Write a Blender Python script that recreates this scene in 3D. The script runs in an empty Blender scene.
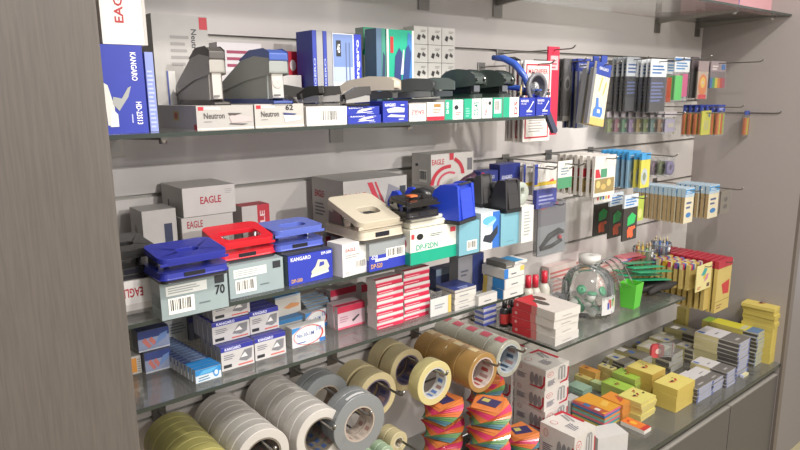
import bpy, bmesh, math, random
from mathutils import Vector, Matrix
random.seed(7)
C = bpy.context.scene.collection
SC = bpy.context.scene

# ------------------------------------------------------------------ camera
CAMY, CAMZ, FPX = -1.25, 1.46, 640.0
_Z = Vector((30.0, 3125.0, FPX)); _Z.normalize(); _Z = -_Z
_X = Vector((800.0, -139.0, FPX)); _X.normalize(); _X = _X - _Z * _X.dot(_Z); _X.normalize()
_Y = _Z.cross(_X)
CAM = Vector((0, CAMY, CAMZ))
def cw(v): return Vector((_X.dot(v), _Y.dot(v), _Z.dot(v)))      # camera axes -> world axes
cam_data = bpy.data.cameras.new('camera')
cam = bpy.data.objects.new('camera', cam_data); C.objects.link(cam)
cam_data.sensor_width = 36.0; cam_data.lens = FPX / 800.0 * 36.0
cam_data.clip_start = 0.02
r_, u_, b_ = cw(Vector((1, 0, 0))), cw(Vector((0, -1, 0))), cw(Vector((0, 0, -1)))
cam.matrix_world = Matrix(((r_.x, u_.x, b_.x, CAM.x), (r_.y, u_.y, b_.y, CAM.y), (r_.z, u_.z, b_.z, CAM.z), (0, 0, 0, 1)))
SC.camera = cam

# ------------------------------------------------------------------ world, lights, exposure
SC.view_settings.view_transform = 'Standard'; SC.view_settings.look = 'None'
SC.view_settings.gamma = 1.0; SC.view_settings.use_curve_mapping = False
SC.view_settings.exposure = -0.05
wd = bpy.data.worlds.new('room_light'); SC.world = wd; wd.use_nodes = True
wd.node_tree.nodes['Background'].inputs[0].default_value = (1.0, 0.945, 0.915, 1)
wd.node_tree.nodes['Background'].inputs[1].default_value = 0.82
def area(name, loc, target, size, power, col=(1, .95, .88), sy=None):
    l = bpy.data.lights.new(name, 'AREA'); l.energy = power; l.color = col; l.size = size
    if sy: l.shape = 'RECTANGLE'; l.size_y = sy
    o = bpy.data.objects.new(name, l); C.objects.link(o); o.location = loc
    o.rotation_euler = (Vector(target) - Vector(loc)).to_track_quat('-Z', 'Y').to_euler()
    return o
area('ceiling_light', (0.55, -3.5, 2.66), (0.8, 0.0, 1.1), 0.14, 26, (1, .96, .92))
def spot_light(loc, target, angle, power):  # spots added to brighten patches on the back wall, not known lamps
    l = bpy.data.lights.new('added_wall_spot', 'SPOT'); l.energy = power; l.color = (1, .965, .93); l.shadow_soft_size = .025; l.spot_size = math.radians(angle); l.spot_blend = .7
    o = bpy.data.objects.new('added_wall_spot', l); C.objects.link(o); o.location = loc; o.rotation_euler = (Vector(target) - Vector(loc)).to_track_quat('-Z', 'Y').to_euler()
spot_light((0.75, -3.9, 2.25), (0.68, 0, 1.27), 16, 260)
spot_light((1.9, -3.6, 2.30), (1.45, 0, 1.25), 20, 170)
area('ceiling_light', (0.75, -1.45, 2.72), (0.9, 0.0, 0.8), 0.10, 22, (1, .95, .89))
area('ceiling_light', (2.1, -3.2, 2.66), (1.6, -0.1, 0.8), 0.12, 24, (1, .955, .90))
area('ceiling_light', (2.0, -1.5, 2.72), (1.7, -0.1, 0.7), 0.12, 20, (1, .94, .84))
area('ceiling_panel_light', (1.2, -1.7, 2.8), (1.2, 0, 1.0), 1.6, 12, (1, .95, .90), 0.8)

# ------------------------------------------------------------------ where a pixel's ray meets the shelves
def ray(u, v):
    return cw(Vector((u - 400.0, v - 225.0, FPX)))
def S(u, v, z):
    r = ray(u, v); return CAM + r * ((z - CAM.z) / r.z)
def PY(u, v, y):
    r = ray(u, v); return CAM + r * ((y - CAM.y) / r.y)
def along(p, d, u):
    # distance along d from p until the point lies over image column u
    q = p - CAM
    qx = q.x * _X.x + q.y * _Y.x + q.z * _Z.x; qz = q.x * _X.z + q.y * _Y.z + q.z * _Z.z
    dx = d.x * _X.x + d.y * _Y.x + d.z * _Z.x; dz = d.x * _X.z + d.y * _Y.z + d.z * _Z.z
    k = (u - 400.0) / FPX
    return (k * qz - qx) / (dx - k * dz)
def alongv(p, d, v):
    q = p - CAM
    qy = q.x * _X.y + q.y * _Y.y + q.z * _Z.y; qz = q.x * _X.z + q.y * _Y.z + q.z * _Z.z
    dy = d.x * _X.y + d.y * _Y.y + d.z * _Z.y; dz = d.x * _X.z + d.y * _Y.z + d.z * _Z.z
    k = (v - 225.0) / FPX
    return (k * qz - qy) / (dy - k * dz)
def XU(u, y, z):
    p = Vector((0.5, y, z)); return Vector((0.5 + along(p, Vector((1, 0, 0)), u), y, z))

# ------------------------------------------------------------------ materials
def s2l(c): return c / 12.92 if c <= .04045 else ((c + .055) / 1.055) ** 2.4
def rgb(h): return tuple(s2l(int(h[i:i + 2], 16) / 255.0) for i in (0, 2, 4)) + (1,)
_m = {}
def M(h, rough=.5, kind='paper', metal=0.0, vary=.06, scale=60):
    key = (h, rough, kind, metal)
    if key in _m: return _m[key]
    m = bpy.data.materials.new(kind + '_' + h); m.use_nodes = True
    nt = m.node_tree; b = nt.nodes['Principled BSDF']
    b.inputs['Roughness'].default_value = rough; b.inputs['Metallic'].default_value = metal
    tc = nt.nodes.new('ShaderNodeTexCoord'); n = nt.nodes.new('ShaderNodeTexNoise'); n.inputs['Scale'].default_value = scale
    n.inputs['Detail'].default_value = 3
    r = nt.nodes.new('ShaderNodeMapRange'); r.inputs[3].default_value = 1 - vary; r.inputs[4].default_value = 1 + vary
    h_ = nt.nodes.new('ShaderNodeHueSaturation'); h_.inputs['Color'].default_value = rgb(h)
    nt.links.new(tc.outputs['Object'], n.inputs['Vector']); nt.links.new(n.outputs['Fac'], r.inputs[0])
    nt.links.new(r.outputs[0], h_.inputs['Value']); nt.links.new(h_.outputs[0], b.inputs['Base Color'])
    _m[key] = m; return m
def PL(h, rough=.3): return M(h, rough, 'plastic', vary=.03)
def MT(h, rough=.3): return M(h, rough, 'metal', 1.0, vary=.04)
def clear(name, tint, gloss, rough=.05, dust=0.0, dustc=(.7, .7, .68, 1)):
    if name in _m: return _m[name]
    m = bpy.data.materials.new(name); m.use_nodes = True; nt = m.node_tree
    nt.nodes.remove(nt.nodes['Principled BSDF']); out = nt.nodes['Material Output']
    t = nt.nodes.new('ShaderNodeBsdfTransparent'); t.inputs[0].default_value = tint
    g = nt.nodes.new('ShaderNodeBsdfGlossy'); g.inputs['Roughness'].default_value = rough; g.inputs['Color'].default_value = (1, 1, 1, 1)
    f = nt.nodes.new('ShaderNodeFresnel'); f.inputs['IOR'].default_value = 1.5
    mu = nt.nodes.new('ShaderNodeMath'); mu.operation = 'MULTIPLY'; mu.inputs[1].default_value = gloss
    nt.links.new(f.outputs[0], mu.inputs[0])
    mx = nt.nodes.new('ShaderNodeMixShader'); nt.links.new(mu.outputs[0], mx.inputs[0])
    if dust > 0:
        d = nt.nodes.new('ShaderNodeBsdfDiffuse'); d.inputs[0].default_value = dustc
        tc = nt.nodes.new('ShaderNodeTexCoord'); n = nt.nodes.new('ShaderNodeTexNoise'); n.inputs['Scale'].default_value = 9
        r = nt.nodes.new('ShaderNodeMapRange'); r.inputs[3].default_value = dust * .6; r.inputs[4].default_value = dust * 1.4
        nt.links.new(tc.outputs['Object'], n.inputs['Vector']); nt.links.new(n.outputs[0], r.inputs[0])
        m2 = nt.nodes.new('ShaderNodeMixShader'); nt.links.new(r.outputs[0], m2.inputs[0])
        nt.links.new(t.outputs[0], m2.inputs[1]); nt.links.new(d.outputs[0], m2.inputs[2])
        nt.links.new(m2.outputs[0], mx.inputs[1])
    else:
        nt.links.new(t.outputs[0], mx.inputs[1])
    nt.links.new(g.outputs[0], mx.inputs[2]); nt.links.new(mx.outputs[0], out.inputs[0])
    _m[name] = m; return m
GLASS = clear('shelf_glass', (.955, .97, .965, 1), .8, .05, .07, (.55, .56, .55, 1))
GEDGE = M('363d39', .15, 'glass_edge')
BAG = clear('clear_film', (.96, .97, .97, 1), .8, .15, .05, (.85, .85, .85, 1))
BAG2 = clear('clear_bottle', (.95, .97, .97, 1), 1.0, .06, .10, (.8, .83, .83, 1))
SMOKE = clear('smoky_film', (.45, .46, .48, 1), 1.0, .1, .10, (.3, .3, .3, 1))
PVC = clear('clear_bubble', (.82, .85, .87, 1), 1.0, .08, .14, (.75, .78, .8, 1))

# ------------------------------------------------------------------ mesh builder
_txt = {}
def text_mesh(s):
    if s in _txt: return _txt[s]
    cu = bpy.data.curves.new('t', 'FONT'); cu.body = s; cu.resolution_u = 2; cu.offset = .02
    o = bpy.data.objects.new('t', cu); C.objects.link(o)
    dg = bpy.context.evaluated_depsgraph_get(); dg.update()
    me = bpy.data.meshes.new_from_object(o.evaluated_get(dg))
    vs = [(v.co.x, v.co.y) for v in me.vertices]; fs = [tuple(p.vertices) for p in me.polygons]
    bpy.data.meshes.remove(me); bpy.data.objects.remove(o); bpy.data.curves.remove(cu)
    x0 = min(v[0] for v in vs); x1 = max(v[0] for v in vs); y0 = min(v[1] for v in vs); y1 = max(v[1] for v in vs)
    vs = [((x - x0) / (x1 - x0), (y - y0) / (y1 - y0)) for x, y in vs]
    _txt[s] = (vs, fs); return _txt[s]

class MB:
    def __init__(s): s.v = []; s.f = []; s.m = []; s.sm = []; s.mats = []
    def mi(s, m):
        if m not in s.mats: s.mats.append(m)
        return s.mats.index(m)
    def add(s, vs, fs, m, smooth=False, mx=None):
        b = len(s.v); k = s.mi(m)
        for v in vs:
            v = Vector(v); s.v.append(mx @ v if mx else v)
        for f in fs: s.f.append([b + i for i in f]); s.m.append(k); s.sm.append(smooth)
        return s
    def box(s, x0, y0, z0, x1, y1, z1, m, mx=None):
        vs = [(x0, y0, z0), (x1, y0, z0), (x1, y1, z0), (x0, y1, z0), (x0, y0, z1), (x1, y0, z1), (x1, y1, z1), (x0, y1, z1)]
        return s.add(vs, [(0, 3, 2, 1), (4, 5, 6, 7), (0, 1, 5, 4), (1, 2, 6, 5), (2, 3, 7, 6), (3, 0, 4, 7)], m, False, mx)
    def prism(s, prof, a, b, m, axis='x', mx=None, smooth=False, taper=1.0):
        # prof: closed outline; axis x -> (y,z), axis y -> (x,z), axis z -> (x,y)
        n = len(prof)
        cx = sum(p[0] for p in prof) / n; cy = sum(p[1] for p in prof) / n
        def pt(p, t, k=1.0):
            p = (cx + (p[0] - cx) * k, cy + (p[1] - cy) * k)
            return {'x': (t, p[0], p[1]), 'y': (p[0], t, p[1]), 'z': (p[0], p[1], t)}[axis]
        vs = [pt(p, a) for p in prof] + [pt(p, b, taper) for p in prof]
        fs = [tuple(range(n)), tuple(range(2 * n - 1, n - 1, -1))]
        s.add(vs, fs, m, False, mx)
        s.add(vs, [(i, (i + 1) % n + 0, (i + 1) % n + n, i + n) for i in range(n)], m, smooth, mx)
        return s
    def ring(s, prof, m, axis='y', seg=40, mx=None, smooth=True, closed=True, arc=None):
        # prof: list of (radius, t) revolved round the axis
        n = len(prof); vs = []; fs = []
        for i in range(seg):
            a = 2 * math.pi * i / seg; ca, sa = math.cos(a), math.sin(a)
            for r, t in prof:
                vs.append({'y': (r * ca, t, r * sa), 'z': (r * ca, r * sa, t), 'x': (t, r * ca, r * sa)}[axis])
        for i in range(seg):
            j = (i + 1) % seg
            for k in range(n if closed else n - 1):
                l = (k + 1) % n
                fs.append((i * n + k, j * n + k, j * n + l, i * n + l))
        return s.add(vs, fs, m, smooth, mx)
    def tube(s, pts, r, m, seg=8, caps=True):
        pts = [Vector(p) for p in pts]; n = len(pts); vs = []; fs = []
        up = Vector((0.31, 0.2, .93)).normalized()
        for i, p in enumerate(pts):
            d = (pts[min(i + 1, n - 1)] - pts[max(i - 1, 0)]).normalized()
            a = d.cross(up)
            if a.length < .05: a = d.cross(Vector((1, 0, 0)))
            a.normalize(); b = d.cross(a)
            rr = r[i] if isinstance(r, (list, tuple)) else r
            for k in range(seg):
                t = 2 * math.pi * k / seg; vs.append(p + a * (rr * math.cos(t)) + b * (rr * math.sin(t)))
        for i in range(n - 1):
            for k in range(seg):
                l = (k + 1) % seg; fs.append((i * seg + k, i * seg + l, (i + 1) * seg + l, (i + 1) * seg + k))
        if caps: fs.append(tuple(range(seg))); fs.append(tuple(range((n - 1) * seg + seg - 1, (n - 1) * seg - 1, -1)))
        return s.add(vs, fs, m, True)
    def sphere(s, c, r, m, sx=1, sy=1, sz=1, seg=12):
        vs = []; fs = []; h = seg // 2
        for i in range(h + 1):
            t = math.pi * i / h
            for k in range(seg):
                a = 2 * math.pi * k / seg
                vs.append((c[0] + r * sx * math.sin(t) * math.cos(a), c[1] + r * sy * math.sin(t) * math.sin(a), c[2] + r * sz * math.cos(t)))
        for i in range(h):
            for k in range(seg):
                l = (k + 1) % seg; fs.append((i * seg + k, (i + 1) * seg + k, (i + 1) * seg + l, i * seg + l))
        return s.add(vs, fs, m, True)
    def text(s, txt, o, ex, ey, m):
        vs, fs = text_mesh(txt)
        return s.add([o + ex * x + ey * y for x, y in vs], fs, m)
    def prints(s, w, d, h, items, off=(0, 0, 0), eps=.00035):
        # flat printing on a carton w x d x h whose base centre is at off
        o = Vector(off)
        F = {'F': (Vector((-w / 2, -d / 2, 0)), Vector((w, 0, 0)), Vector((0, 0, h)), Vector((0, -1, 0))),
             'L': (Vector((-w / 2, d / 2, 0)), Vector((0, -d, 0)), Vector((0, 0, h)), Vector((-1, 0, 0))),
             'T': (Vector((-w / 2, -d / 2, h)), Vector((w, 0, 0)), Vector((0, d, 0)), Vector((0, 0, 1)))}
        for k, it in enumerate(items):
            P, U, V, N = F[it[1]]; P = P + o + N * (eps * (1 + .25 * (k % 8)))
            if it[0] == 'r':
                _, _, a, b, c, e, col = it
                s.add([P + U * a + V * b, P + U * c + V * b, P + U * c + V * e, P + U * a + V * e], [(0, 1, 2, 3)], M(col, .45))
            elif it[0] == 'p':
                s.add([P + U * a + V * b for a, b in it[2]], [tuple(range(len(it[2])))], M(it[3], .45))
            elif it[0] == 'e':
                _, _, a, b, ra, rb, col = it
                s.add([P + U * (a + ra * math.cos(t * math.pi / 10)) + V * (b + rb * math.sin(t * math.pi / 10)) for t in range(20)], [tuple(range(20))], M(col, .45))
            elif it[0] == 't':
                _, _, st, a, b, c, e, col = it[:8]; rot = it[8] if len(it) > 8 else 0
                O, ex, ey = P + U * a + V * b, U * (c - a), V * (e - b)
                if rot == 90: O, ex, ey = P + U * c + V * b, V * (e - b), U * (a - c)      # reads upward
                elif rot == -90: O, ex, ey = P + U * a + V * e, V * (b - e), U * (c - a)     # reads downward
                elif rot == 180: O, ex, ey = P + U * c + V * e, U * (a - c), V * (b - e)
                s.text(st, O, ex, ey, M(col, .45))
            elif it[0] == 'b':
                _, _, a, b, c, e = it
                s.add([P + U * a + V * b, P + U * c + V * b, P + U * c + V * e, P + U * a + V * e], [(0, 1, 2, 3)], M('e8e6e0', .45))
                rr = random.Random(int(a * 100) + k); x = a + (c - a) * .08; P2 = P + N * eps * .5
                hb = (e - b)
                while x < c - (c - a) * .1:
                    ww = (c - a) * rr.choice((.02, .03, .05)); 
                    s.add([P2 + U * x + V * (b + hb * .22), P2 + U * (x + ww) + V * (b + hb * .22), P2 + U * (x + ww) + V * (e - hb * .1), P2 + U * x + V * (e - hb * .1)], [(0, 1, 2, 3)], M('2a2a2a', .5))
                    x += ww + (c - a) * rr.choice((.02, .035, .05))
            elif it[0] == 'l':     # lines of small print
                _, _, a, b, c, e, n, col = it
                for i in range(n):
                    y0 = b + (e - b) * i / n; x1 = a + (c - a) * (.7 + .3 * ((i * 37 + 11) % 10) / 10.0); y1 = y0 + (e - b) / n * .45
                    s.add([P + U * a + V * y0, P + U * x1 + V * y0, P + U * x1 + V * y1, P + U * a + V * y1], [(0, 1, 2, 3)], M(col, .45))
        return s
    def mesh(s, name, bevel=0, recalc=True):
        me = bpy.data.meshes.new(name)
        me.from_pydata([tuple(v) for v in s.v], [], s.f)
        for m in s.mats: me.materials.append(m)
        for p, k, sm in zip(me.polygons, s.m, s.sm): p.material_index = k; p.use_smooth = sm
        if bevel or recalc:
            bm = bmesh.new(); bm.from_mesh(me)
            if bevel:
                bmesh.ops.remove_doubles(bm, verts=bm.verts, dist=1e-5)
                es = [e for e in bm.edges if len(e.link_faces) == 2 and e.calc_face_angle(0) > .5]
                bmesh.ops.bevel(bm, geom=es, offset=bevel, segments=2, profile=.6, affect='EDGES', clamp_overlap=True)
            if recalc: bmesh.ops.recalc_face_normals(bm, faces=bm.faces)
            bm.to_mesh(me); bm.free()
        return me
    def build(s, name, parent=None, bevel=0, recalc=True):
        o = bpy.data.objects.new(name, s.mesh(name, bevel, recalc)); C.objects.link(o)
        if parent: o.parent = parent
        return o

def tag(o, label=None, cat=None, group=None, kind=None):
    if label: o['label'] = label
    if cat: o['category'] = cat
    if group: o['group'] = group
    if kind: o['kind'] = kind
    return o
def thing(name, label, cat, loc=(0, 0, 0), rz=0, group=None):
    o = bpy.data.objects.new(name, None); C.objects.link(o); o.empty_display_size = .02
    o.location = loc; o.rotation_euler = (0, 0, rz); return tag(o, label, cat, group)
def clone(r, loc, rz=None, label=None, group=None, rot=None):
    c = r.copy(); C.objects.link(c); c.location = loc
    if rz is not None: c.rotation_euler = (0, 0, rz)
    if rot is not None: c.rotation_euler = rot
    if label: c['label'] = label
    if group: c['group'] = group
    for ch in list(r.children):
        d = ch.copy(); C.objects.link(d); d.parent = c
        for g in list(ch.children):
            e = g.copy(); C.objects.link(e); e.parent = d
    return c
def structure(o): o['kind'] = 'structure'; return o
PI = math.pi

# ------------------------------------------------------------------ levels
Z1, Z2, Z3, Z4, ZC, ZT = 1.408, 1.132, .997, .815, .448, 1.720
SF = -.31           # front edge of the glass shelves
XL, XR = .228, 2.542
GR = [1.575 - .151 * i for i in range(8)]   # slat wall grooves

# ------------------------------------------------------------------ the setting
def wood(name, h1, h2, rough=.5):
    m = bpy.data.materials.new(name); m.use_nodes = True; nt = m.node_tree; b = nt.nodes['Principled BSDF']
    b.inputs['Roughness'].default_value = rough
    tc = nt.nodes.new('ShaderNodeTexCoord'); mp = nt.nodes.new('ShaderNodeMapping'); mp.inputs['Scale'].default_value = (130, 130, 5.0)
    n = nt.nodes.new('ShaderNodeTexNoise'); n.inputs['Scale'].default_value = 3.2; n.inputs['Detail'].default_value = 6; n.inputs['Distortion'].default_value = .4
    r = nt.nodes.new('ShaderNodeValToRGB'); r.color_ramp.elements[0].position = .35; r.color_ramp.elements[1].position = .62
    r.color_ramp.elements[0].color = rgb(h1); r.color_ramp.elements[1].color = rgb(h2)
    nt.links.new(tc.outputs['Object'], mp.inputs[0]); nt.links.new(mp.outputs[0], n.inputs[0]); nt.links.new(n.outputs['Fac'], r.inputs[0]); nt.links.new(r.outputs[0], b.inputs['Base Color'])
    return m
GREYWOOD = wood('grey_wood_grain', '5d5752', '665f59')
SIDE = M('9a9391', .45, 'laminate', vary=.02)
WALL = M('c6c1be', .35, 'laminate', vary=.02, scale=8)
GROOVE = M('a5a29c', .35, 'aluminium', .3)
DOORM = M('545150', .4, 'laminate', vary=.03)
GAPM = M('4c4541', .6, 'dark_wood')

# slat wall: flat boards with a recessed groove between them
mb = MB()
edges = [.5165] + sorted(GR[:7]) + [2.9]
mb.box(.2, .012, .44, XR, .03, 2.9, GROOVE)
lo = .5165
for g in sorted(GR)[1:] + [1.575 + 2.0]:
    hi = min(g - .004, 2.9)
    mb.box(.2, 0, lo + .004, XR, .014, hi, WALL)
    if hi < 2.8: mb.box(.2, .002, hi, XR, .004, hi + .0022, GROOVE)
    lo = g
structure(mb.build('wall_back'))
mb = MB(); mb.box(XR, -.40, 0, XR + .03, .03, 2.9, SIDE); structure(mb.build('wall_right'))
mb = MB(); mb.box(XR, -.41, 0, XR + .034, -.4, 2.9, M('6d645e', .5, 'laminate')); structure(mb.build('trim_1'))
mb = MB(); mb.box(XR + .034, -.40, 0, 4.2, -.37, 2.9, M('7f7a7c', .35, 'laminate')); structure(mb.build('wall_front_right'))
mb = MB(); mb.box(-.35, -.40, 0, XL, .03, 2.9, GREYWOOD); structure(mb.build('wall_left', bevel=.002))
mb = MB(); mb.box(-2, -4, -.02, 5, .03, 0, M('b0a684', .4, 'floor_tile', vary=.1, scale=5)); structure(mb.build('floor'))

# counter cabinet under the shelves
t = thing('base_cabinet', 'long grey laminate base cabinet with flat doors under the glass counter', 'cabinet', (XL, -.40, 0))
def loc(mb_): return mb_
c = MB(); c.box(.002, .018, .0, XR - XL - .002, .40, ZC - .012, GAPM); c.build('carcass', t)
xs = [0.004, .48, .96, 1.435, 1.915, XR - XL - .004]
tops = ZC - .045
for a, b in zip(xs, xs[1:]):
    c = MB(); c.box(a, 0, .02, b - .004, .0175, tops, DOORM); c.box(a, .0, tops, b - .004, .0175, tops + .002, M('a9a49d', .3, 'laminate')); c.build('door', t, bevel=.0008)
g = MB(); g.box(XL + .002, -.402, ZC - .0115, XR - .001, -.002, ZC, clear('counter_glass', (.7, .74, .72, 1), 1.0, .04, .35, (.38, .37, .33, 1))); g.box(XL + .002, -.4035, ZC - .0115, XR - .001, -.4022, ZC, GEDGE)
tag(g.build('glass_counter_top'), 'grey glass counter top covering the base cabinet', 'counter top')

# glass shelves
def shelf(label, x0, x1, z, th=.0065, bx=()):
    t = thing('glass_shelf', label, 'shelf', (x0, 0, z))
    s = MB(); w = x1 - x0
    s.box(0, SF + .0012, -th, w, -.001, 0, GLASS)
    s.box(0, SF, -th, w, SF + .0010, 0, GEDGE)
    s.box(-.001, SF, -th, 0, -.001, 0, GEDGE); s.box(w, SF, -th, w + .001, -.001, 0, GEDGE)
    s.build('glass_panel', t)
    for x in bx:
        b = MB(); b.prism([(-.001, -th - .0005), (SF + .035, -th - .0005), (SF + .035, -th - .006), (-.04, -th - .016), (-.001, -th - .02)], x - x0 - .006, x - x0 + .006, M('8d8a84', .35, 'metal', .8), 'x')
        b.box(x - x0 - .018, -.004, -th - .05, x - x0 + .018, -.001, -th - .0005, M('8d8a84', .35, 'metal', .8))
        b.build('bracket', t)
        k = MB(); k.ring([(.0001, -th - .012), (.006, -th - .012), (.006, -th - .0005), (.0001, -th - .0005)], MT('b8b8b8'), 'z', 10, Matrix.Translation((x - x0, SF + .045, 0))); k.build('shelf_clip', t)
    return t
shelf('topmost glass shelf, seen from below, above the staplers', .24, XR - .002, ZT, bx=(.30, XU(423, 0, 1.69).x, XU(497, 0, 1.69).x, XU(657, 0, 1.69).x, XU(697, 0, 1.69).x))
shelf('glass shelf carrying the staplers and stapler boxes', .24, 1.20, Z1, bx=(.34, .83))
shelf('glass shelf carrying the hole punches and tape dispensers', .24, 1.165, Z2, bx=(.36, 1.05))
shelf('glass shelf carrying the small staple boxes, above the tape rolls', .24, 1.145, Z3, bx=(.36, .80))
shelf('short lower glass shelf with the green cup and plastic jar', 1.282, 1.94, Z4, bx=(1.40, 1.86))

# ------------------------------------------------------------------ cartons
def spot(u, v=None, y=None, z=0):
    return XU(u, y, z) if y is not None else S(u, v, z)
def geo(z, uF, uR, vT, v=None, y=None, d=None, uL=None, rz=0, h=None, w=None):
    """front-left-bottom corner over column uF; gives base centre and size."""
    p = spot(uF, v, y, z)
    dx = Vector((math.cos(rz), math.sin(rz), 0)); dy = Vector((-math.sin(rz), math.cos(rz), 0))
    if w is None: w = along(p, dx, uR)
    if h is None: h = alongv(p, Vector((0, 0, 1)), vT)
    if d is None: d = along(p, dy, uL)
    c = p + dx * (w / 2) + dy * (d / 2)
    return c, w, d, h
CART = []
def carton(name, label, cat, z, uF, uR, vT, col, items=(), group=None, log=True, cols=None, **k):
    rz = k.get('rz', 0)
    c, w, d, h = geo(z, uF, uR, vT, **k)
    m = MB(); m.box(-w / 2, -d / 2, 0, w / 2, d / 2, h, M(col, .45))
    if cols:
        if 'T' in cols: m.prints(w, d, h, [('r', 'T', 0, 0, 1, 1, cols['T'])], eps=.0001)
        if 'F' in cols: m.prints(w, d, h, [('r', 'F', 0, 0, 1, 1, cols['F'])], eps=.0001)
        if 'L' in cols: m.prints(w, d, h, [('r', 'L', 0, 0, 1, 1, cols['L'])], eps=.0001)
    m.prints(w, d, h, items)
    o = m.build(name, recalc=False); o.location = c + Vector((0, 0, .0002)); o.rotation_euler = (0, 0, rz); tag(o, label, cat, group)
    o['_s'] = 0; del o['_s']
    if log: CART.append((label, [round(x, 3) for x in c], round(w, 3), round(d, 3), round(h, 3)))
    return o, c, w, d, h
# ================================================================== SHELF 1
WH, RED, KB = 'dad6d0', 'b3202e', '23339c'
def eagle(face, a, b, c, e, rot=0, col='a8222f'): return ('t', face, 'EAGLE', a, b, c, e, col, rot)
Y1 = -.285
def stapler_pic(f, a, b, c, e, col='d8d4cc', c2='e8e8e8'):
    w, h = c - a, e - b
    return [('p', f, [(a, b), (a + w, b + h * .12), (a + w, b + h * .25), (a + w * .1, b + h * .15)], c2),
            ('p', f, [(a + w * .05, b + h * .35), (a + w * .25, b + h * .2), (a + w, b + h * .75), (a + w * .85, b + h), (a + w * .4, b + h * .85)], col)]
o, *_ = carton('stapler_box', 'tall blue box with a heavy stapler picture, upright beside the left grey panel', 'box', Z1, 107, 149, 44, KB,
    [('t', 'F', 'KANGARO', .70, .60, .84, .92, 'e8e8ee', -90), ('t', 'F', 'HD-23S13', .74, .10, .88, .36, 'e8e8ee', -90), ('l', 'F', .62, .12, .66, .34, 1, 'aab0dd'),
     ('p', 'F', [(.05, .1), (.2, .08), (.24, .3), (.12, .55), (.02, .58)], 'c9c9c4'), ('p', 'F', [(.2, .34), (.34, .26), (.58, .42), (.66, .54), (.58, .52), (.42, .40), (.22, .42)], '9a9c9a'), ('p', 'F', [(.1, .08), (.3, .08), (.3, .22), (.16, .3)], 'd8d8d4')],
    y=Y1, d=.10)
carton('stapler_box', 'white box with sideways red lettering standing on the tall blue box', 'box', o.location.z + .1278 if False else Z1 + alongv(XU(107, Y1, Z1), Vector((0, 0, 1)), 44) + .0005, 103, 148, -22, WH,
    [('t', 'F', 'EAGLE', .30, .34, .50, .98, 'a8222f', 90), ('r', 'F', .93, 0, 1, 1, 'b9b4b0')], y=Y1, d=.09)  # grey strip paints the shadowed side of the box into its front
carton('stapler_box', 'narrow blue box tucked behind the tall blue stapler box', 'box', Z1, 151, 159, 52, '7f8cc4', [('l', 'F', .1, .05, .9, .8, 14, 'a9b3dc')], y=-.26, d=.03)
carton('stapler_box', 'tall grey carton with a red corner logo, upright behind the dark-topped stapler', 'box', Z1, 160, 214, 13, 'a9a6a2',
    [('r', 'F', .84, .88, .99, .99, RED), ('t', 'F', 'Neutron', .68, .62, .78, .88, '3a3a3a', -90), ('l', 'F', .3, .55, .64, .85, 5, '8a8784'), ('r', 'F', .22, .08, .34, .5, 'd8d6d2'), ('r', 'F', .19, .1, .22, .5, '5560a0')], y=-.12, d=.07)
neu = lambda n: [('r', 'F', .03, .80, .12, .95, RED), ('t', 'F', 'PRICKEL', .14, .83, .42, .93, 'efeae8'), ('t', 'F', 'Neutron', .12, .45, .48, .70, '4a4644'), ('l', 'F', .12, .32, .3, .37, 1, '6a6664')]
carton('stapler_box', 'long grey stapler box under the stapler with the dark grey top', 'box', Z1, 197.5, 254, 106, 'a8a49f', neu(1) + [('r', 'F', 0, 0, 1, .06, 'd8d2c8'), ('p', 'F', [(.56, .5), (.62, .62), (.95, .5), (.98, .3), (.6, .25)], 'b9a8a6'), ('p', 'F', [(.54, .68), (.8, .66), (.66, .56), (.56, .58)], '4a4242'), ('p', 'F', [(.56, .24), (.9, .2), (.8, .15), (.56, .2)], '4a4242'),
    ('r', 'L', .93, 0, 1, .22, RED), ('r', 'L', .42, .35, .56, .75, 'b59a3a'), ('e', 'L', .49, .55, .05, .15, 'a03030')], y=Y1, uL=160)
carton('stapler_box', 'long grey stapler box under the stapler with the blue top', 'box', Z1, 255.5, 304, 104.5, 'b0aca6', neu(2) + [('t', 'F', '62', .62, .72, .78, .96, '1d1d1d'), ('r', 'F', 0, 0, 1, .06, 'd8d2c8'), ('p', 'F', [(.58, .5), (.95, .44), (.92, .28), (.6, .2)], 'd9d7da'), ('p', 'F', [(.56, .62), (.85, .56), (.8, .5), (.58, .52)], '39406e')], y=Y1, uL=225)
carton('stapler_box', 'plain white box with a barcode on its front end', 'box', Z1, 307, 347, 107, 'e4e1dc', [('b', 'F', .28, .08, .76, .84), ('l', 'F', .04, .3, .2, .7, 3, 'c5c1bc'), ('r', 'T', 0, 0, 1, .1, 'c9c5c0')], y=Y1, uL=278)
kg = [('t', 'F', 'KANGARO', .08, .74, .5, .90, 'e6e8f2'), ('l', 'F', .62, .08, .9, .2, 1, 'b9c0e6'), ('l', 'F', .7, .78, .9, .9, 1, 'c9cdf0')]
o, c_, w_, d_, h_ = carton('stapler_box', 'flat blue stapler box, lower of the two stacked beside the barcode box', 'box', Z1, 348, 381, 115.5, KB, kg + stapler_pic('F', .28, .2, .78, .8), y=Y1, d=.11)
o2 = clone(o, o.location + Vector((-.002, .002, h_ + .0004)), label='flat blue stapler box, upper of the two stacked beside the barcode box')
carton('stapler_box', 'square blue box printed with a cream stapler, under the cream stapler', 'box', Z1, 383, 408, 101.5, KB, kg + [('p', 'F', [(.15, .25), (.85, .2), (.86, .3), (.3, .36)], 'd8d8d6'), ('p', 'F', [(.14, .62), (.5, .72), (.86, .66), (.84, .45), (.2, .45)], 'c9cbc8')], y=Y1, d=.13)
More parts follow.
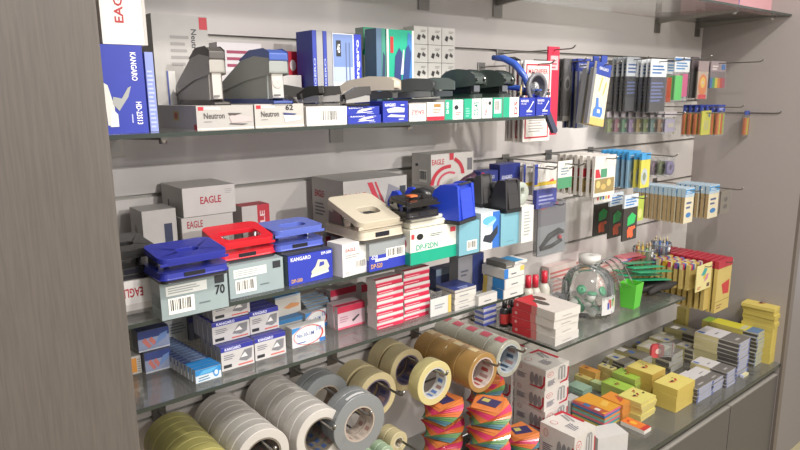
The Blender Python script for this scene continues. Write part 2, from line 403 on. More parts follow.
carton('stapler_box', 'white box with upside-down red lettering on its front end', 'box', Z1, 409.5, 426, 104, 'e3dfdb', [('t', 'F', 'EAGLE', .12, .35, .85, .62, 'b3303c', 180)], y=Y1, d=.13)
carton('stapler_box', 'white box with a red foot band and small seal', 'box', Z1, 427, 444, 102.5, 'dedad3', [('r', 'F', 0, 0, 1, .2, 'b8283a'), ('l', 'F', .35, .4, .85, .66, 3, '8a6a50'), ('r', 'F', .4, .72, .8, .9, 'a07840')], y=Y1, d=.13)
gr = [('r', 'F', 0, 0, .42, 1, '1f9a78'), ('t', 'F', 'DS-45NR', .06, .3, .2, .9, 'e0efe8', 90), ('e', 'F', .62, .6, .12, .12, '22262a'), ('l', 'F', .55, .2, .9, .4, 2, 'b05050')]
carton('stapler_box', 'green and white box with a black oval emblem, first of the green row', 'box', Z1, 445, 463, 100, 'dfe2dc', gr, y=Y1, d=.12)
carton('stapler_box', 'green and white box with lettering running up its white half', 'box', Z1, 464, 481, 99, '1f9a78', [('r', 'F', .45, 0, 1, 1, 'dde5df'), ('t', 'F', 'DS-45', .55, .15, .85, .85, '22705a', 90), ('l', 'F', .08, .1, .35, .6, 4, '7fc7b2')], y=Y1, d=.12)
carton('stapler_box', 'white box with red and green print between the green boxes', 'box', Z1, 482, 492, 98.5, 'dfe0dc', [('t', 'F', 'No.10', .2, .15, .5, .8, 'b03844', 90), ('e', 'F', .75, .75, .15, .1, '22262a')], y=Y1, d=.12)
carton('stapler_box', 'white box with an upright barcode edged in green', 'box', Z1, 493, 502, 98, '1f9a78', [('b', 'F', .12, .2, .85, .92)], y=Y1, d=.12)
carton('stapler_box', 'green and white box with red side lettering, last of the green row', 'box', Z1, 503, 518.5, 97.5, 'dfe2dc', [('r', 'F', 0, 0, .4, 1, '1f9a78'), ('t', 'F', 'DS', .7, .1, .9, .8, 'b03844', 90)], y=Y1, d=.12)
b10 = [('t', 'F', 'KANGARO', .08, .76, .55, .9, 'e6e8f2'), ('t', 'F', 'M-10', .1, .62, .4, .72, 'd6d8e8'), ('p', 'F', [(.5, .3), (.56, .28), (.9, .78), (.84, .82), (.66, .5)], 'd8dad8'), ('p', 'F', [(.42, .2), (.8, .2), (.8, .28), (.44, .32)], 'c8cac8'), ('l', 'F', .4, .06, .9, .12, 1, '9aa3d6')]
carton('stapler_box', 'small blue box showing a slim stapler, left of the pair at the shelf end', 'box', Z1, 519.5, 535, 98, KB, b10, y=Y1, d=.10)
carton('stapler_box', 'small blue box showing a slim stapler, right of the pair at the shelf end', 'box', Z1, 536, 550, 97.5, KB, b10, y=Y1, d=.10)

# boxes behind the staplers, standing on the shelf near the wall
def hb(v, uF, y): return Z1
carton('stapler_box', 'white box with pink print lying behind the blue-topped stapler', 'box', Z1, 222, 265, 42, 'dcd6d8', [('l', 'F', .2, .7, .9, .95, 3, 'a03a5a')], y=-.07, d=.05)
carton('stapler_box', 'red and white box peeking out behind the blue-topped stapler', 'box', Z1, 283, 303, 51, 'c02436', [('e', 'F', .6, .8, .15, .08, 'e8d8d8'), ('t', 'F', 'ng', .5, .5, .8, .62, 'e8d8d8')], y=-.07, d=.05)
carton('stapler_box', 'large grey carton standing behind the long dark stapler arm', 'box', Z1, 272, 303, 75, 'b3afab', [('e', 'F', .3, .5, .1, .2, 'b03844')], y=-.112, d=.012)
tb = [('r', 'F', 0, 0, .35, 1, '2f3f9e'), ('t', 'F', 'KENGERO', .08, .2, .28, .7, 'aab4e6', 90), ('r', 'F', .4, 0, 1, 1, '9a9a9c')]
carton('stapler_box', 'upright blue and grey box, first of the three by the wall', 'box', Z1, 315, 325, 30, '2f3f9e', tb, y=-.15, d=.06)
carton('stapler_box', 'upright blue and grey box, second of the three by the wall', 'box', Z1, 325.6, 334, 31, '2f3f9e', tb, y=-.15, d=.06)
carton('stapler_box', 'upright pale blue and white box with vertical lettering on a blue band', 'box', Z1, 334.6, 362.5, 33, 'd6d9dd',
       [('r', 'F', .02, .62, .7, .99, '6f86b8'), ('r', 'F', .02, .45, .7, .62, 'a8b6d2'), ('r', 'F', .74, .28, 1, 1, '2b3bb0'), ('t', 'F', 'Kengero', .80, .34, .95, .94, 'e6e8f6', 90), ('r', 'F', .44, .4, .48, .9, '5a6a90'), ('r', 'F', .56, .4, .6, .9, '5a6a90'), ('r', 'F', .12, .74, .28, .92, '22262a'), ('t', 'F', '45', .15, .78, .25, .88, 'e8e8e8')], y=-.15, d=.06)
o, c_, w_, d_, h_ = carton('stapler_box', 'small green and white barcode box under another by the wall', 'box', Z1, 363.5, 375, 50, 'b7bdb6', [('b', 'F', .2, .4, .8, .85), ('r', 'F', 0, .93, 1, 1, '2f9a74')], y=-.07, d=.03)
carton('stapler_box', 'small green-edged box standing on the barcode box by the wall', 'box', Z1 + h_ + .001, 363.5, 375.5, 27, '8fa39a', [('r', 'F', 0, .92, 1, 1, '2f9a74'), ('r', 'F', .2, .15, .7, .8, '6f7a78'), ('r', 'F', 0, 0, .08, 1, '2f9a74')], y=-.07, d=.03)
carton('stapler_box', 'narrow dark blue and green box between the upright boxes', 'box', Z1, 377.5, 386.5, 28, '55708c', [('r', 'F', .55, 0, 1, 1, '3c8a78'), ('p', 'F', [(.5, .3), (.9, .4), (.95, .7), (.7, .75)], '2a3a5a')], y=-.15, d=.04)
carton('stapler_box', 'bright green upright box with two dark blue staplers pictured', 'box', Z1, 387.5, 414, 29, '18a383',
       [('r', 'F', 0, 0, .07, 1, 'e8e8e4'), ('r', 'F', .93, 0, 1, 1, 'e8e8e4'), ('p', 'F', [(.6, 0), (.93, 0), (.93, .95), (.78, .98)], '3a78b4'), ('p', 'F', [(.2, .1), (.5, .15), (.56, .75), (.45, .8), (.3, .7)], '2c3a70'), ('p', 'F', [(.45, .1), (.75, .2), (.9, .75), (.8, .84), (.7, .8)], '25407c'), ('p', 'F', [(.5, .5), (.6, .5), (.64, .78), (.6, .78)], 'c8d0d8'), ('r', 'F', .13, .74, .24, .92, 'c03030'), ('e', 'F', .82, .26, .07, .07, '202a50')], y=-.15, d=.06)
# grid of little clip boxes by the wall
clipb = [('p', 'F', [(.2, .3), (.4, .2), (.5, .5), (.3, .55)], '33302e'), ('p', 'F', [(.55, .4), (.8, .3), (.85, .45), (.65, .6)], '4a4644'), ('l', 'F', .5, .7, .9, .85, 2, '8a8680')]
p0 = XU(414, -.055, Z1); cwid = (XU(428, -.055, Z1).x - p0.x)
base_ = None
nm = ['bottom', 'second', 'third', 'top']
zz0 = Z1; hh = .042
mbx = MB(); mbx.box(-cwid * .48, -.02, 0, cwid * .48, .02, hh - .001, M('cfccc6', .45)); mbx.prints(cwid * .96, .04, hh - .001, clipb)
for r in range(5):
    for k in range(3):
        L_ = Vector((p0.x + cwid * (k + .5), -.035, Z1 + r * hh + .0003))
        lab = 'small white binder clip box, %s column, %s row of the grid by the wall' % (['left', 'middle', 'right'][k], ['lowest', 'second', 'middle', 'fourth', 'top'][r])
        if base_ is None:
            base_ = mbx.build('clip_box', recalc=False); base_.location = L_; tag(base_, lab, 'box', 'binder clip boxes by the wall')
        else: clone(base_, L_, label=lab)
mbx = MB(); 
# ---------------------------------------------------------------- staplers
def rr(w, d, r, n=5, cx=0, cy=0):
    out = []
    for sx, sy, a0 in ((1, 1, 0), (-1, 1, 90), (-1, -1, 180), (1, -1, 270)):
        for i in range(n + 1):
            a = math.radians(a0 + 90 * i / n)
            out.append((cx + sx * (w / 2 - r) + r * math.cos(a), cy + sy * (d / 2 - r) + r * math.sin(a)))
    return out
def prism(mb, prof, x0, x1, m, **k): return mb.prism(prof, x0, x1, m, 'x', **k)
def heavy_stapler(label, loc_, W, L, H, body, cap, basec, nose='b9b5af', rz=0):
    # length runs back along +y, nose at y = 0
    t = thing('heavy_duty_stapler', label, 'stapler', loc_, rz)
    a = MB(); prism(a, [(-.012, 0), (L * .9, 0), (L * .9, .07 * H), (.02, .07 * H), (-.012, .04 * H)], -W * .5, W * .5, PL(basec)); a.build('base_plate', t, bevel=.0015)
    a = MB(); prism(a, [(.07 * L, .08 * H), (.94 * L, .08 * H), (.97 * L, .2 * H), (.8 * L, .42 * H), (.42 * L, .5 * H), (.30 * L, .60 * H), (.07 * L, .60 * H)], -W * .43, W * .43, PL(body)); a.build('magazine', t, bevel=.002)
    a = MB(); prism(a, [(.02 * L, .10 * H), (.068 * L, .10 * H), (.068 * L, .58 * H), (.03 * L, .58 * H)], -W * .30, W * .30, PL(nose)); a.ring([(0.0001, -.001), (W * .27, -.001), (W * .27, .03 * L), (0.0001, .03 * L)], PL(nose), 'y', 20, Matrix.Translation((0, .005, .38 * H))); a.build('nose', t, bevel=.0015)
    a = MB(); prism(a, [(0, .56 * H), (0, .80 * H), (.25 * L, .86 * H), (.5 * L, .80 * H), (.98 * L, .34 * H), (L, .22 * H), (.86 * L, .30 * H), (.42 * L, .48 * H)], -W * .5, W * .5, PL(body)); a.build('arm', t, bevel=.003)
    a = MB(); prism(a, [(-.002, .79 * H), (-.002, .93 * H), (.08 * L, H), (.34 * L, .99 * H), (.52 * L, .84 * H), (.5 * L, .81 * H), (.25 * L, .855 * H)], -W * .49, W * .49, PL(cap, .35)); a.build('arm_cap', t, bevel=.003)
    a = MB(); a.box(-W * .28, -.0015, .14 * H, W * .05, -.0002, .17 * H, MT('808080')); a.box(-W * .42, .14 * L, .16 * H, -W * .405, .4 * L, .18 * H, PL('3a3a3a')); a.build('staple_slot', t)
    return t
def ztop(uF, vT, y=Y1): return Z1 + alongv(XU(uF, y, Z1), Vector((0, 0, 1)), vT)
zt1 = ztop(197.5, 106) + .0008; zt2 = ztop(255.5, 104.5) + .0008
pa = XU(213, -.275, zt1); wa = XU(228.5, -.275, zt1).x - pa.x
heavy_stapler('heavy duty stapler, pale grey with a dark grey top, on the grey stapler box', (pa.x + wa * .45, -.272, zt1), wa * 1.02, .145, alongv(pa, Vector((0, 0, 1)), 46.5), 'a19d97', '4f4b48', '4c4745')
pa = XU(271, -.28, zt2); wa = XU(290, -.28, zt2).x - pa.x
heavy_stapler('heavy duty stapler, grey with a blue top and blue base', (pa.x + wa * .5, -.277, zt2), wa * 1.0, .20, alongv(pa, Vector((0, 0, 1)), 48.5), '939794', '3f58a0', '394f94')
def desk_stapler(label, loc_, W, L, H, top, base, chrome='b8b8b8', rz=0, open_=.5, name='stapler', knob=True):
    t = thing(name, label, 'stapler', loc_, rz)
    a = MB(); prism(a, [(-.004, 0), (L, 0), (L, .10 * H), (.0, .10 * H), (-.004, .06 * H)], -W * .5, W * .5, PL(base)); a.build('base_plate', t, bevel=.0012)
    a = MB(); prism(a, [(.02 * L, .25 * H), (.02 * L, .45 * H), (.9 * L, .52 * H), (.96 * L, .2 * H), (.8 * L, .18 * H)], -W * .36, W * .36, MT(chrome)); a.build('magazine', t, bevel=.0008)
    a = MB(); prism(a, [(0, .62 * H), (0, .86 * H), (.1 * L, .97 * H), (.4 * L, H), (.8 * L, .85 * H), (L, .55 * H), (L, .35 * H), (.86 * L, .45 * H), (.3 * L, .62 * H)], -W * .5, W * .5, PL(top, .28)); a.build('arm', t, bevel=.004)
    if knob:
        a = MB(); a.ring([(.0001, -W * .54), (.16 * H, -W * .54), (.16 * H, W * .54), (.0001, W * .54)], PL(top), 'x', 20, Matrix.Translation((0, .86 * L, .36 * H))); a.build('hinge_pin', t)
    return t
zt3 = ztop(307, 107) + .0008
# long-armed dark stapler behind, chrome staplers, cream stapler
pb = XU(326, -.20, Z1)
def long_arm():
    t = thing('long_arm_stapler', 'dark grey stapler with a long sloping arm beside the blue-topped stapler', 'stapler', (XU(337, -.2, Z1).x, -.19, Z1 + .0006), .5); t.scale = (.68, .68, .72); t.rotation_euler.z = .8
    a = MB(); prism(a, [(0, 0), (.2, 0), (.2, .012), (0, .012)], -.016, .016, PL('5a5856')); a.build('base_plate', t, bevel=.001)
    a = MB(); prism(a, [(.15, .012), (.19, .012), (.19, .075), (.15, .085)], -.012, .012, PL('46464a')); a.build('post', t, bevel=.001)
    a = MB(); prism(a, [(-.005, .045), (-.005, .068), (.02, .075), (.195, .105), (.195, .085), (.03, .055), (.025, .045)], -.018, .018, PL('4c4b49')); a.build('arm', t, bevel=.003)
    a = MB(); prism(a, [(.0, .014), (.022, .014), (.022, .046), (.0, .046)], -.012, .012, MT('9a9a9a')); a.build('nose', t, bevel=.001)
    return t
long_arm()
def chrome(label, loc_, rz, col='9c9a96', L=.075, tilt=0.0):
    t = thing('mini_stapler', label, 'stapler', loc_, rz)
    a = MB(); a.box(-.007, 0, 0, .007, L, .004, MT(col)); a.build('base_plate', t, bevel=.0006)
    a = MB(); prism(a, [(0, .008), (L * .95, .006), (L * .95, .016), (0, .018)], -.006, .006, MT('c4c2be')); a.build('magazine', t, bevel=.0006)
    a = MB(); prism(a, [(-.002, .022), (L * .96, .012), (L, .02), (L * .5, .033), (0, .034)], -.0075, .0075, MT('5b5957', .35)); a.build('arm', t, bevel=.0012)
    return t
chrome('small dark chrome stapler lying on the barcode box', (XU(340, -.262, zt3).x, -.262, zt3), .95, L=.07)
chrome('small shiny stapler behind another on the barcode box', (XU(322, -.265, zt3).x, -.262, zt3), .3, L=.05)
zk = ztop(348, 115.5) - Z1; zk2 = Z1 + 2 * zk + .0016
desk_stapler('cream desk stapler with a round hinge on the blue boxes', (XU(396, -.265, zk2).x, -.265, zk2 + .001), .030, .125, .050, 'c6bcaa', '8a8478', '8d8d8b', .42)
chrome('black and chrome stapler with side slots on the blue boxes', (XU(368, -.283, zk2).x, -.283, zk2), 1.45, '3d3b3a', .05)
zg = ztop(427, 102.5) + .0012
desk_stapler('black stapler with a chrome grip on the white seal box', (XU(437, -.275, zg).x, -.262, zg), .034, .10, .043, '3b3e3e', '2e2f30', '8f9290', .62)
desk_stapler('glossy dark grey stapler beside the chrome-grip stapler', (XU(456, -.26, zg).x, -.25, zg), .034, .10, .045, '4d5654', '26282a', '70767a', .75)
def black_head(label, loc_, W, H):
    t = thing('heavy_duty_stapler', label, 'stapler', loc_, .12)
    a = MB(); a.prism(rr(W * .95, .10, .012, cy=.045), 0, .16 * H, PL('333937'), 'z'); a.build('base_plate', t, bevel=.0015)
    a = MB(); prism(a, [(.006, .16 * H), (.08, .16 * H), (.09, .55 * H), (.006, .55 * H)], -W * .36, W * .36, PL('1e2022')); a.build('nose', t, bevel=.001)
    a = MB(); a.box(-W * .26, .0, .24 * H, W * .22, .005, .46 * H, MT('a0a4aa')); a.build('staple_guide', t)
    a = MB(); n = 8; pr_ = [(-.006, .52 * H)] + [(.038 - .046 * math.cos(math.pi * i / n), .66 * H + .34 * H * math.sin(math.pi * i / n)) for i in range(n + 1)] + [(.095, .45 * H), (.085, .40 * H)]
    prism(a, pr_, -W * .5, W * .5, PL('434a48', .2)); a.build('arm', t, bevel=.006)
    for s in (-.32, .32):
        a = MB(); a.sphere((W * s, -.008, .66 * H), .0036, PL('141416', .08), seg=10); a.build('rivet', t)
    return t
zn = ztop(464, 99) + .0012
for (u, lab) in ((479, 'bulky charcoal stapler with a rounded top, left of a pair on the green boxes'), (507, 'bulky charcoal stapler with a rounded top, right of a pair on the green boxes')):
    black_head(lab, (XU(u - 2, -.262, zn).x, -.262, zn), .042, .058)
# clear packages behind
def shell(label, c, w, d, h, name='clear_package', cat='package', m=None, inner=None, rz=0):
    t = thing(name, label, cat, c, rz)
    a = MB(); a.box(-w / 2, -d / 2, 0, w / 2, d / 2, h, m or PVC); a.build('clear_shell', t, bevel=min(w, d, h) * .18)
    if inner:
        a = MB(); inner(a); a.build('contents', t)
    return t
shell('empty looking clear plastic package behind the black staplers', (XU(472, -.12, Z1).x, -.10, Z1 + .001), .10, .05, .088, inner=lambda a: (a.sphere((-.015, 0, .045), .014, PL('4a4644')), a.sphere((.02, 0, .05), .012, PL('4a4644')), a.box(-.045, .015, .002, .045, .018, .05, M('aaa6a2'))))
def plier(label, x, y, z, col, lean):
    t = thing('plier_stapler', label, 'stapler', (x, y, z), lean)
    def arc(r, a0, a1, n=12): return [(0, -.02 + .155 * math.cos(math.radians(a0 + (a1 - a0) * i / n)) * r, .155 * math.sin(math.radians(a0 + (a1 - a0) * i / n)) * r) for i in range(n + 1)]
    a = MB(); a.tube([(0, .10 - .0, .095), (0, .07, .092), (0, .04, .078), (0, .015, .05), (0, .003, .024), (0, 0, .012)], [.006, .008, .0085, .008, .007, .006], PL(col, .25), 10); a.build('upper_handle', t)
    a = MB(); a.tube([(0, .115, .02), (0, .07, .026), (0, .03, .022), (0, .0, .012)], [.005, .007, .007, .006], PL(col, .25), 10); a.build('lower_handle', t)
    a = MB(); a.box(-.007, -.03, .004, .007, .03, .012, MT('7a7c80')); a.box(-.0075, -.028, .014, .0075, .012, .019, PL(col)); a.build('jaw', t, bevel=.001)
    return t
zp = ztop(519.5, 98) + .001
plier('blue plier stapler with a curved handle above the small blue boxes', XU(531, -.25, zp).x, -.245, zp, '3c5cb4', .25)
plier('black plier stapler with a curved handle behind the blue one', XU(537, -.20, zp).x - .012, -.212, zp, '242628', .2)
t_ = MB(); t_.ring([(.012, -.0012), (.0135, -.0012), (.0135, .0012), (.012, .0012)], M('c9b27a', .5, 'rubber'), 'y', 24, Matrix.Rotation(.8, 4, 'Z') @ Matrix.Scale(1.0, 4))
tb_ = t_.build('rubber_band'); tb_.location = (XU(523, -.262, zp).x, -.255, zp + .0145); tag(tb_, 'tan rubber band looped by the blue plier stapler', 'rubber band')
# ================================================================== SHELF 2
def holed_plate(mb, outer, inner, z0, z1, m, mx=None):
    n = len(outer)
    vs = [(x, y, z1) for x, y in outer] + [(x, y, z1) for x, y in inner] + [(x, y, z0) for x, y in outer] + [(x, y, z0) for x, y in inner]
    fs = []
    for i in range(n):
        j = (i + 1) % n
        fs += [(i, j, n + j, n + i), (2 * n + i, 3 * n + i, 3 * n + j, 2 * n + j), (i, 2 * n + i, 2 * n + j, j), (n + i, n + j, 3 * n + j, 3 * n + i)]
    mb.add(vs, fs, m, False, mx)
def punch(label, loc_, W, D, H, col, tray='26242a', tilt=.10, rz=0, cheek=None, hole=(.5, .3), body=None):
    t = thing('hole_punch', label, 'hole punch', loc_, rz)
    P_ = PL(col, .25); B_ = PL(body or col, .3)
    a = MB(); a.prism(rr(W * .98, D, .012), 0, .10 * H, PL(tray), 'z'); a.build('chip_tray', t, bevel=.001)
    a = MB(); a.prism(rr(W, D * .98, .012), .10 * H, .32 * H, B_, 'z', taper=.97); a.build('base', t, bevel=.002)
    a = MB(); 
    for s in (-1, 1):
        c = MB(); c.prism([(D * .05, .32 * H), (D * .45, .32 * H), (D * .42, .72 * H), (D * .25, .78 * H), (D * .12, .6 * H)], s * W * .40 - .002, s * W * .40 + .002, MT('8e9094') if cheek is None else PL(cheek), 'x'); c.build('hinge_cheek', t)
        c = MB(); c.ring([(.0001, .32 * H), (.004, .32 * H), (.004, .74 * H), (.0001, .74 * H)], MT('b0b2b6'), 'z', 12, Matrix.Translation((s * W * .3, -D * .05, 0))); c.build('punch_pin', t)
    a = MB(); mx = Matrix.Translation((0, D * .0, .72 * H)) @ Matrix.Rotation(tilt, 4, 'X')
    o_ = rr(W * 1.0, D * .92, .014, cy=-.02 * D); i_ = rr(W * hole[0], D * hole[1], .011, cy=-.12 * D)
    holed_plate(a, o_, i_, -.07 * H, .09 * H, P_, mx)
    a.box(-W * .46, D * .28, -.22 * H, W * .46, D * .42, -.06 * H, P_, mx); a.box(-W * .5, -D * .475, -.14 * H, W * .5, -D * .455, -.05 * H, P_, mx)
    a.build('handle', t, bevel=.0022)
    a = MB(); a.box(-W * .18, -D * .50, .14 * H, W * .12, -D * .488, .26 * H, PL('1c1c26')); a.build('paper_guide', t)
    return t
KBX = '2b3aa6'
def arcband(face_, cx, cy, r0, r1, a0, a1, col, sx=1.0, sy=1.0, n=12):
    P0 = [(cx + sx * r1 * math.cos(math.radians(a0 + (a1 - a0) * i / n)), cy + sy * r1 * math.sin(math.radians(a0 + (a1 - a0) * i / n))) for i in range(n + 1)]
    P1 = [(cx + sx * r0 * math.cos(math.radians(a0 + (a1 - a0) * i / n)), cy + sy * r0 * math.sin(math.radians(a0 + (a1 - a0) * i / n))) for i in range(n, -1, -1)]
    return [('p', face_, [P0[i], P0[i + 1], P1[n - i - 1], P1[n - i]], col) for i in range(n)]
o, c0, w0, d0, h0 = carton('punch_box', 'white box with upside-down red lettering, leftmost on the middle shelf', 'box', Z2, 121, 159, 283.5, 'dcd8d5', [('t', 'F', 'EAGLE', .08, .50, .62, .78, 'b02838', 180), ('r', 'F', 0, 0, 1, .10, '8c8784'), ('r', 'F', 0, .1, 1, .3, 'c8c3bf')], y=-.262, d=.11)
punch('black hole punch on the white box by the grey panel', (c0.x - .004, c0.y - .0, Z2 + h0 + .001), .078, .10, .062, '2c2b2b', hole=(.4, .2), rz=.05)
gb = [('r', 'F', .08, .60, .68, .86, 'd9dbd8'), ('l', 'F', .11, .66, .6, .84, 3, '9aa0a0'), ('r', 'F', .80, .70, .95, .92, '2c2e33'), ('b', 'F', .10, .12, .48, .54), ('l', 'F', .55, .25, .78, .32, 1, '5c6668'), ('r', 'L', .1, .3, .9, .6, '6b7677')]
o, c1, w1, d1, h1 = carton('punch_box', 'slate grey box with 70 handwritten on it, under the dark blue punch', 'box', Z2, 162.5, 229, 283, '8f9d9f', gb + [('t', 'F', '70', .80, .40, .95, .66, '15161a')], v=321.5, uL=153)
punch('dark blue hole punch on the slate grey box', (c1.x - .002, c1.y + .004, Z2 + h1 + .001), w1 * 1.0, .088, .050, '28308f', tilt=.10, hole=(.34, .2))
o, c2, w2, d2, h2 = carton('punch_box', 'slate grey box with a white label under the red punch', 'box', Z2, 230.5, 284, 267, '8f9d9f', gb, v=299.5, d=.11)
punch('bright red hole punch with an open handle', (c2.x - .004, c2.y + .004, Z2 + h2 + .001), w2 * 1.04, .088, .052, 'c8202e', tilt=.20, hole=(.66, .42), cheek='b01c28')
kp = [('t', 'F', 'KANGARO', .06, .80, .50, .93, 'e8eaf4'), ('t', 'F', 'DP-500', .74, .86, .97, .96, 'e8eaf4'), ('t', 'F', 'DP-500', .06, .07, .30, .2, 'd0a060'), ('p', 'F', [(.52, .2), (.88, .3), (.92, .42), (.86, .66), (.66, .72), (.6, .5), (.5, .34)], 'c8c4b4'), ('p', 'F', [(.68, .46), (.8, .5), (.8, .62), (.7, .62)], '3a45a0'), ('p', 'F', [(.48, .14), (.9, .22), (.9, .3), (.5, .24)], 'd8d4c8')]
o, c3, w3, d3, h3 = carton('punch_box', 'blue box printed with a cream punch, under the light blue punch', 'box', Z2, 289, 333, 257, KBX, kp + [('r', 'L', 0, 0, 1, 1, '6a7a86'), ('r', 'T', 0, 0, 1, 1, '3a3e55')], v=286.5, d=.11)
punch('light blue hole punch with a raised ring handle', (c3.x - .006, c3.y + .006, Z2 + h3 + .001), w3 * 1.1, .085, .054, '5566b8', tilt=.05, hole=(.5, .3), body='4a5aae')
o, c4, w4, d4, h4 = carton('punch_box', 'plain white box with a small barcode between the two blue boxes', 'box', Z2, 343, 368.5, 245, 'd9d7d4', [('t', 'F', 'EAGLE', .12, .74, .5, .84, 'b04850'), ('l', 'F', .12, .55, .7, .68, 2, '9a9896'), ('b', 'F', .48, .14, .92, .44), ('l', 'F', .1, .1, .3, .15, 1, '8a8886')], v=278, uL=328, rz=.12)
o, c5, w5, d5, h5 = carton('punch_box', 'blue and grey box with a white barcode label under the beige punch', 'box', Z2, 369.5, 406, 244, KBX, [('r', 'F', 0, .55, 1, 1, '8f9496'), ('r', 'L', 0, .4, 1, 1, '9ba0a0'), ('b', 'F', .45, .36, .97, .72), ('t', 'F', '-520', .04, .42, .22, .56, 'dfe2f0'), ('t', 'F', 'DP-520', .04, .10, .34, .26, 'd0a060'), ('r', 'F', .15, .32, .5, .42, 'c8ccd6'), ('r', 'T', 0, 0, 1, 1, '8b8f8e')], v=272.5, d=.13)
punch('large beige hole punch with a broad handle', (c5.x - .010, c5.y - .002, Z2 + h5 + .001), w5 * 1.18, .13, .072, 'c2b9a6', tray='4a4844', tilt=.30, hole=(.44, .22))
o, c6, w6, d6, h6 = carton('punch_box', 'white and green box with a black oval emblem and green lettering', 'box', Z2, 410.5, 456, 231, 'd9d9cf', [('r', 'F', 0, 0, 1, .36, '119a7c'), ('t', 'F', 'DP-F2DN', .12, .40, .58, .56, '2a9a80'), ('e', 'F', .2, .78, .07, .09, '16181c'), ('l', 'F', .42, .74, .7, .84, 2, '5a6a6a'), ('r', 'F', .86, .76, .98, .9, 'c03844'), ('r', 'L', 0, 0, 1, .36, '119a7c'), ('r', 'F', .02, .74, .08, .88, 'c03844'), ('e', 'L', .7, .6, .1, .12, 'b04050')], v=266, uL=393, rz=.0)
t = thing('tissue_wrap', 'crumpled white wrapping under the small black punch', 'wrapping', (0, 0, 0)) if False else None
m = MB(); m.box(-w6 * .46, -d6 * .40, 0, w6 * .46, d6 * .42, .012, M('d6d2c2', .5)); m.box(-w6 * .40, -d6 * .3, .012, w6 * .40, d6 * .32, .020, M('d6d2c2', .5))
wo = m.build('wrapping', bevel=.004); wo.location = (c6.x, c6.y, Z2 + h6 + .0008); tag(wo, 'soft white wrapping bulging on top of the green and white box', 'wrapping')
ph = punch('small black hole punch with an orange sticker on white wrapping', (c6.x - .028, c6.y + .002, Z2 + h6 + .0225), .085, .07, .044, '232122', tilt=.1, hole=(.4, .25))
m = MB(); m.box(-.016, -.010, .0385, .002, .004, .0415, M('e0703a', .5)); m.build('price_sticker', ph)
# teal boxes under the tape dispensers
def tealbox(label, uF, uR, vT, v, items, cols=None, uL=None, d=.10, col='6f9fae'):
    return carton('dispenser_box', label, 'box', Z2, uF, uR, vT, col, items, v=v, d=d)
o, c7, w7, d7, h7 = tealbox('teal grey box with a small barcode under the blue tape dispenser', 459, 479, 223.5, 256.5, [('b', 'F', .38, .12, .88, .42), ('l', 'L', .4, .3, .9, .8, 4, 'c8d0d2')])
o, c8, w8, d8, h8 = tealbox('white and blue box picturing a dark tape dispenser', 480.5, 499, 214, 251, [('r', 'F', .62, 0, 1, 1, '2f66b4'), ('p', 'F', [(.1, .25), (.55, .15), (.9, .4), (.9, .62), (.5, .4), (.2, .4)], '2a2f3a'), ('e', 'F', .45, .78, .36, .12, '5aa4d8'), ('p', 'F', [(.2, .6), (.6, .62), (.8, .8), (.4, .7)], '9cc8e2')], col='cfd8dc')
o, c9, w9, d9, h9 = tealbox('tall teal grey box under the black tape dispenser', 500.5, 520, 214.5, 247, [('l', 'F', .3, .12, .8, .16, 1, '4f7f8e'), ('l', 'L', .4, .3, .9, .8, 4, 'c8d0d2')])
o, c10, w10, d10, h10 = tealbox('whitish box with fine print, last on the middle shelf', 521, 532.5, 207, 243.5, [('l', 'F', .2, .2, .8, .9, 8, '9a9c9a')], col='cfcdc8')
def dispenser(label, x, y, z, W, L, H, col, rz=0, roll=None):
    t = thing('tape_dispenser', label, 'tape dispenser', (x, y, z), rz)
    a = MB(); a.box(-W * .52, -.004, 0, W * .52, L, .008, PL('1d1d1f')); a.build('rubber_base', t, bevel=.001)
    prof = [(-.002, .008), (L, .008), (L, .45 * H), (.93 * L, .72 * H), (.86 * L, .72 * H), (.78 * L, .5 * H), (.6 * L, .36 * H), (.42 * L, .42 * H), (.32 * L, .85 * H), (.24 * L, .98 * H), (.06 * L, H), (.02 * L, .97 * H)]
    a = MB()
    a.prism(prof, -W * .5, -W * .34, PL(col, .3), 'x'); a.prism(prof, W * .34, W * .5, PL(col, .3), 'x')
    a.prism([(-.002, .008), (L, .008), (L, .45 * H), (.9 * L, .5 * H), (.8 * L, .22 * H), (.42 * L, .2 * H), (.3 * L, .8 * H), (.24 * L, .96 * H), (.06 * L, .99 * H), (.0, .6 * H)], -W * .34, W * .34, PL(col, .3), 'x')
    a.build('body', t, bevel=.002)
    a = MB(); a.prism([(-.0045, .12 * H), (-.002, .12 * H), (.006, .88 * H), (.003, .88 * H)], -W * .36, W * .36, PL(col, .35), 'x'); a.build('front_panel', t, bevel=.001)
    a = MB(); a.ring([(.012, -W * .3), (.024, -W * .3), (.024, W * .3), (.012, W * .3)], PL('2e2e30'), 'x', 24, Matrix.Translation((0, .6 * L, .52 * H))); a.build('tape_wheel', t)
    a = MB(); a.prism([(.0, 1.0 * H), (.010, 1.0 * H), (.006, 1.04 * H)], -W * .34, W * .34, MT('a8a8a8'), 'x'); a.build('cutter_blade', t)
    return t
dz = Z2 + h7 + .001
pd = XU(454, c7.y - d7 / 2 - .004, dz); wd_ = XU(478.5, c7.y - d7 / 2 - .004, dz).x - pd.x
dispenser('bright blue tape dispenser with a tall front block', pd.x + wd_ / 2, pd.y, dz, wd_, .17, alongv(pd, Vector((0, 0, 1)), 185.5) - 0, '2742b8', rz=.30)
dz9 = Z2 + h9 + .001
pd = XU(505, c9.y - d9 / 2 - .002, dz9); wd_ = XU(520, c9.y - d9 / 2 - .002, dz9).x - pd.x
dispenser('black tape dispenser on the tall teal grey box', pd.x + wd_ / 2, pd.y, dz9, wd_ * .95, .10, alongv(pd, Vector((0, 0, 1)), 181), '2f2e2f', rz=.0)
dz8 = Z2 + h8 + .001
pd = XU(480, c8.y - d8 / 2 + .05, dz8); wd_ = XU(493, c8.y - d8 / 2 + .05, dz8).x - pd.x
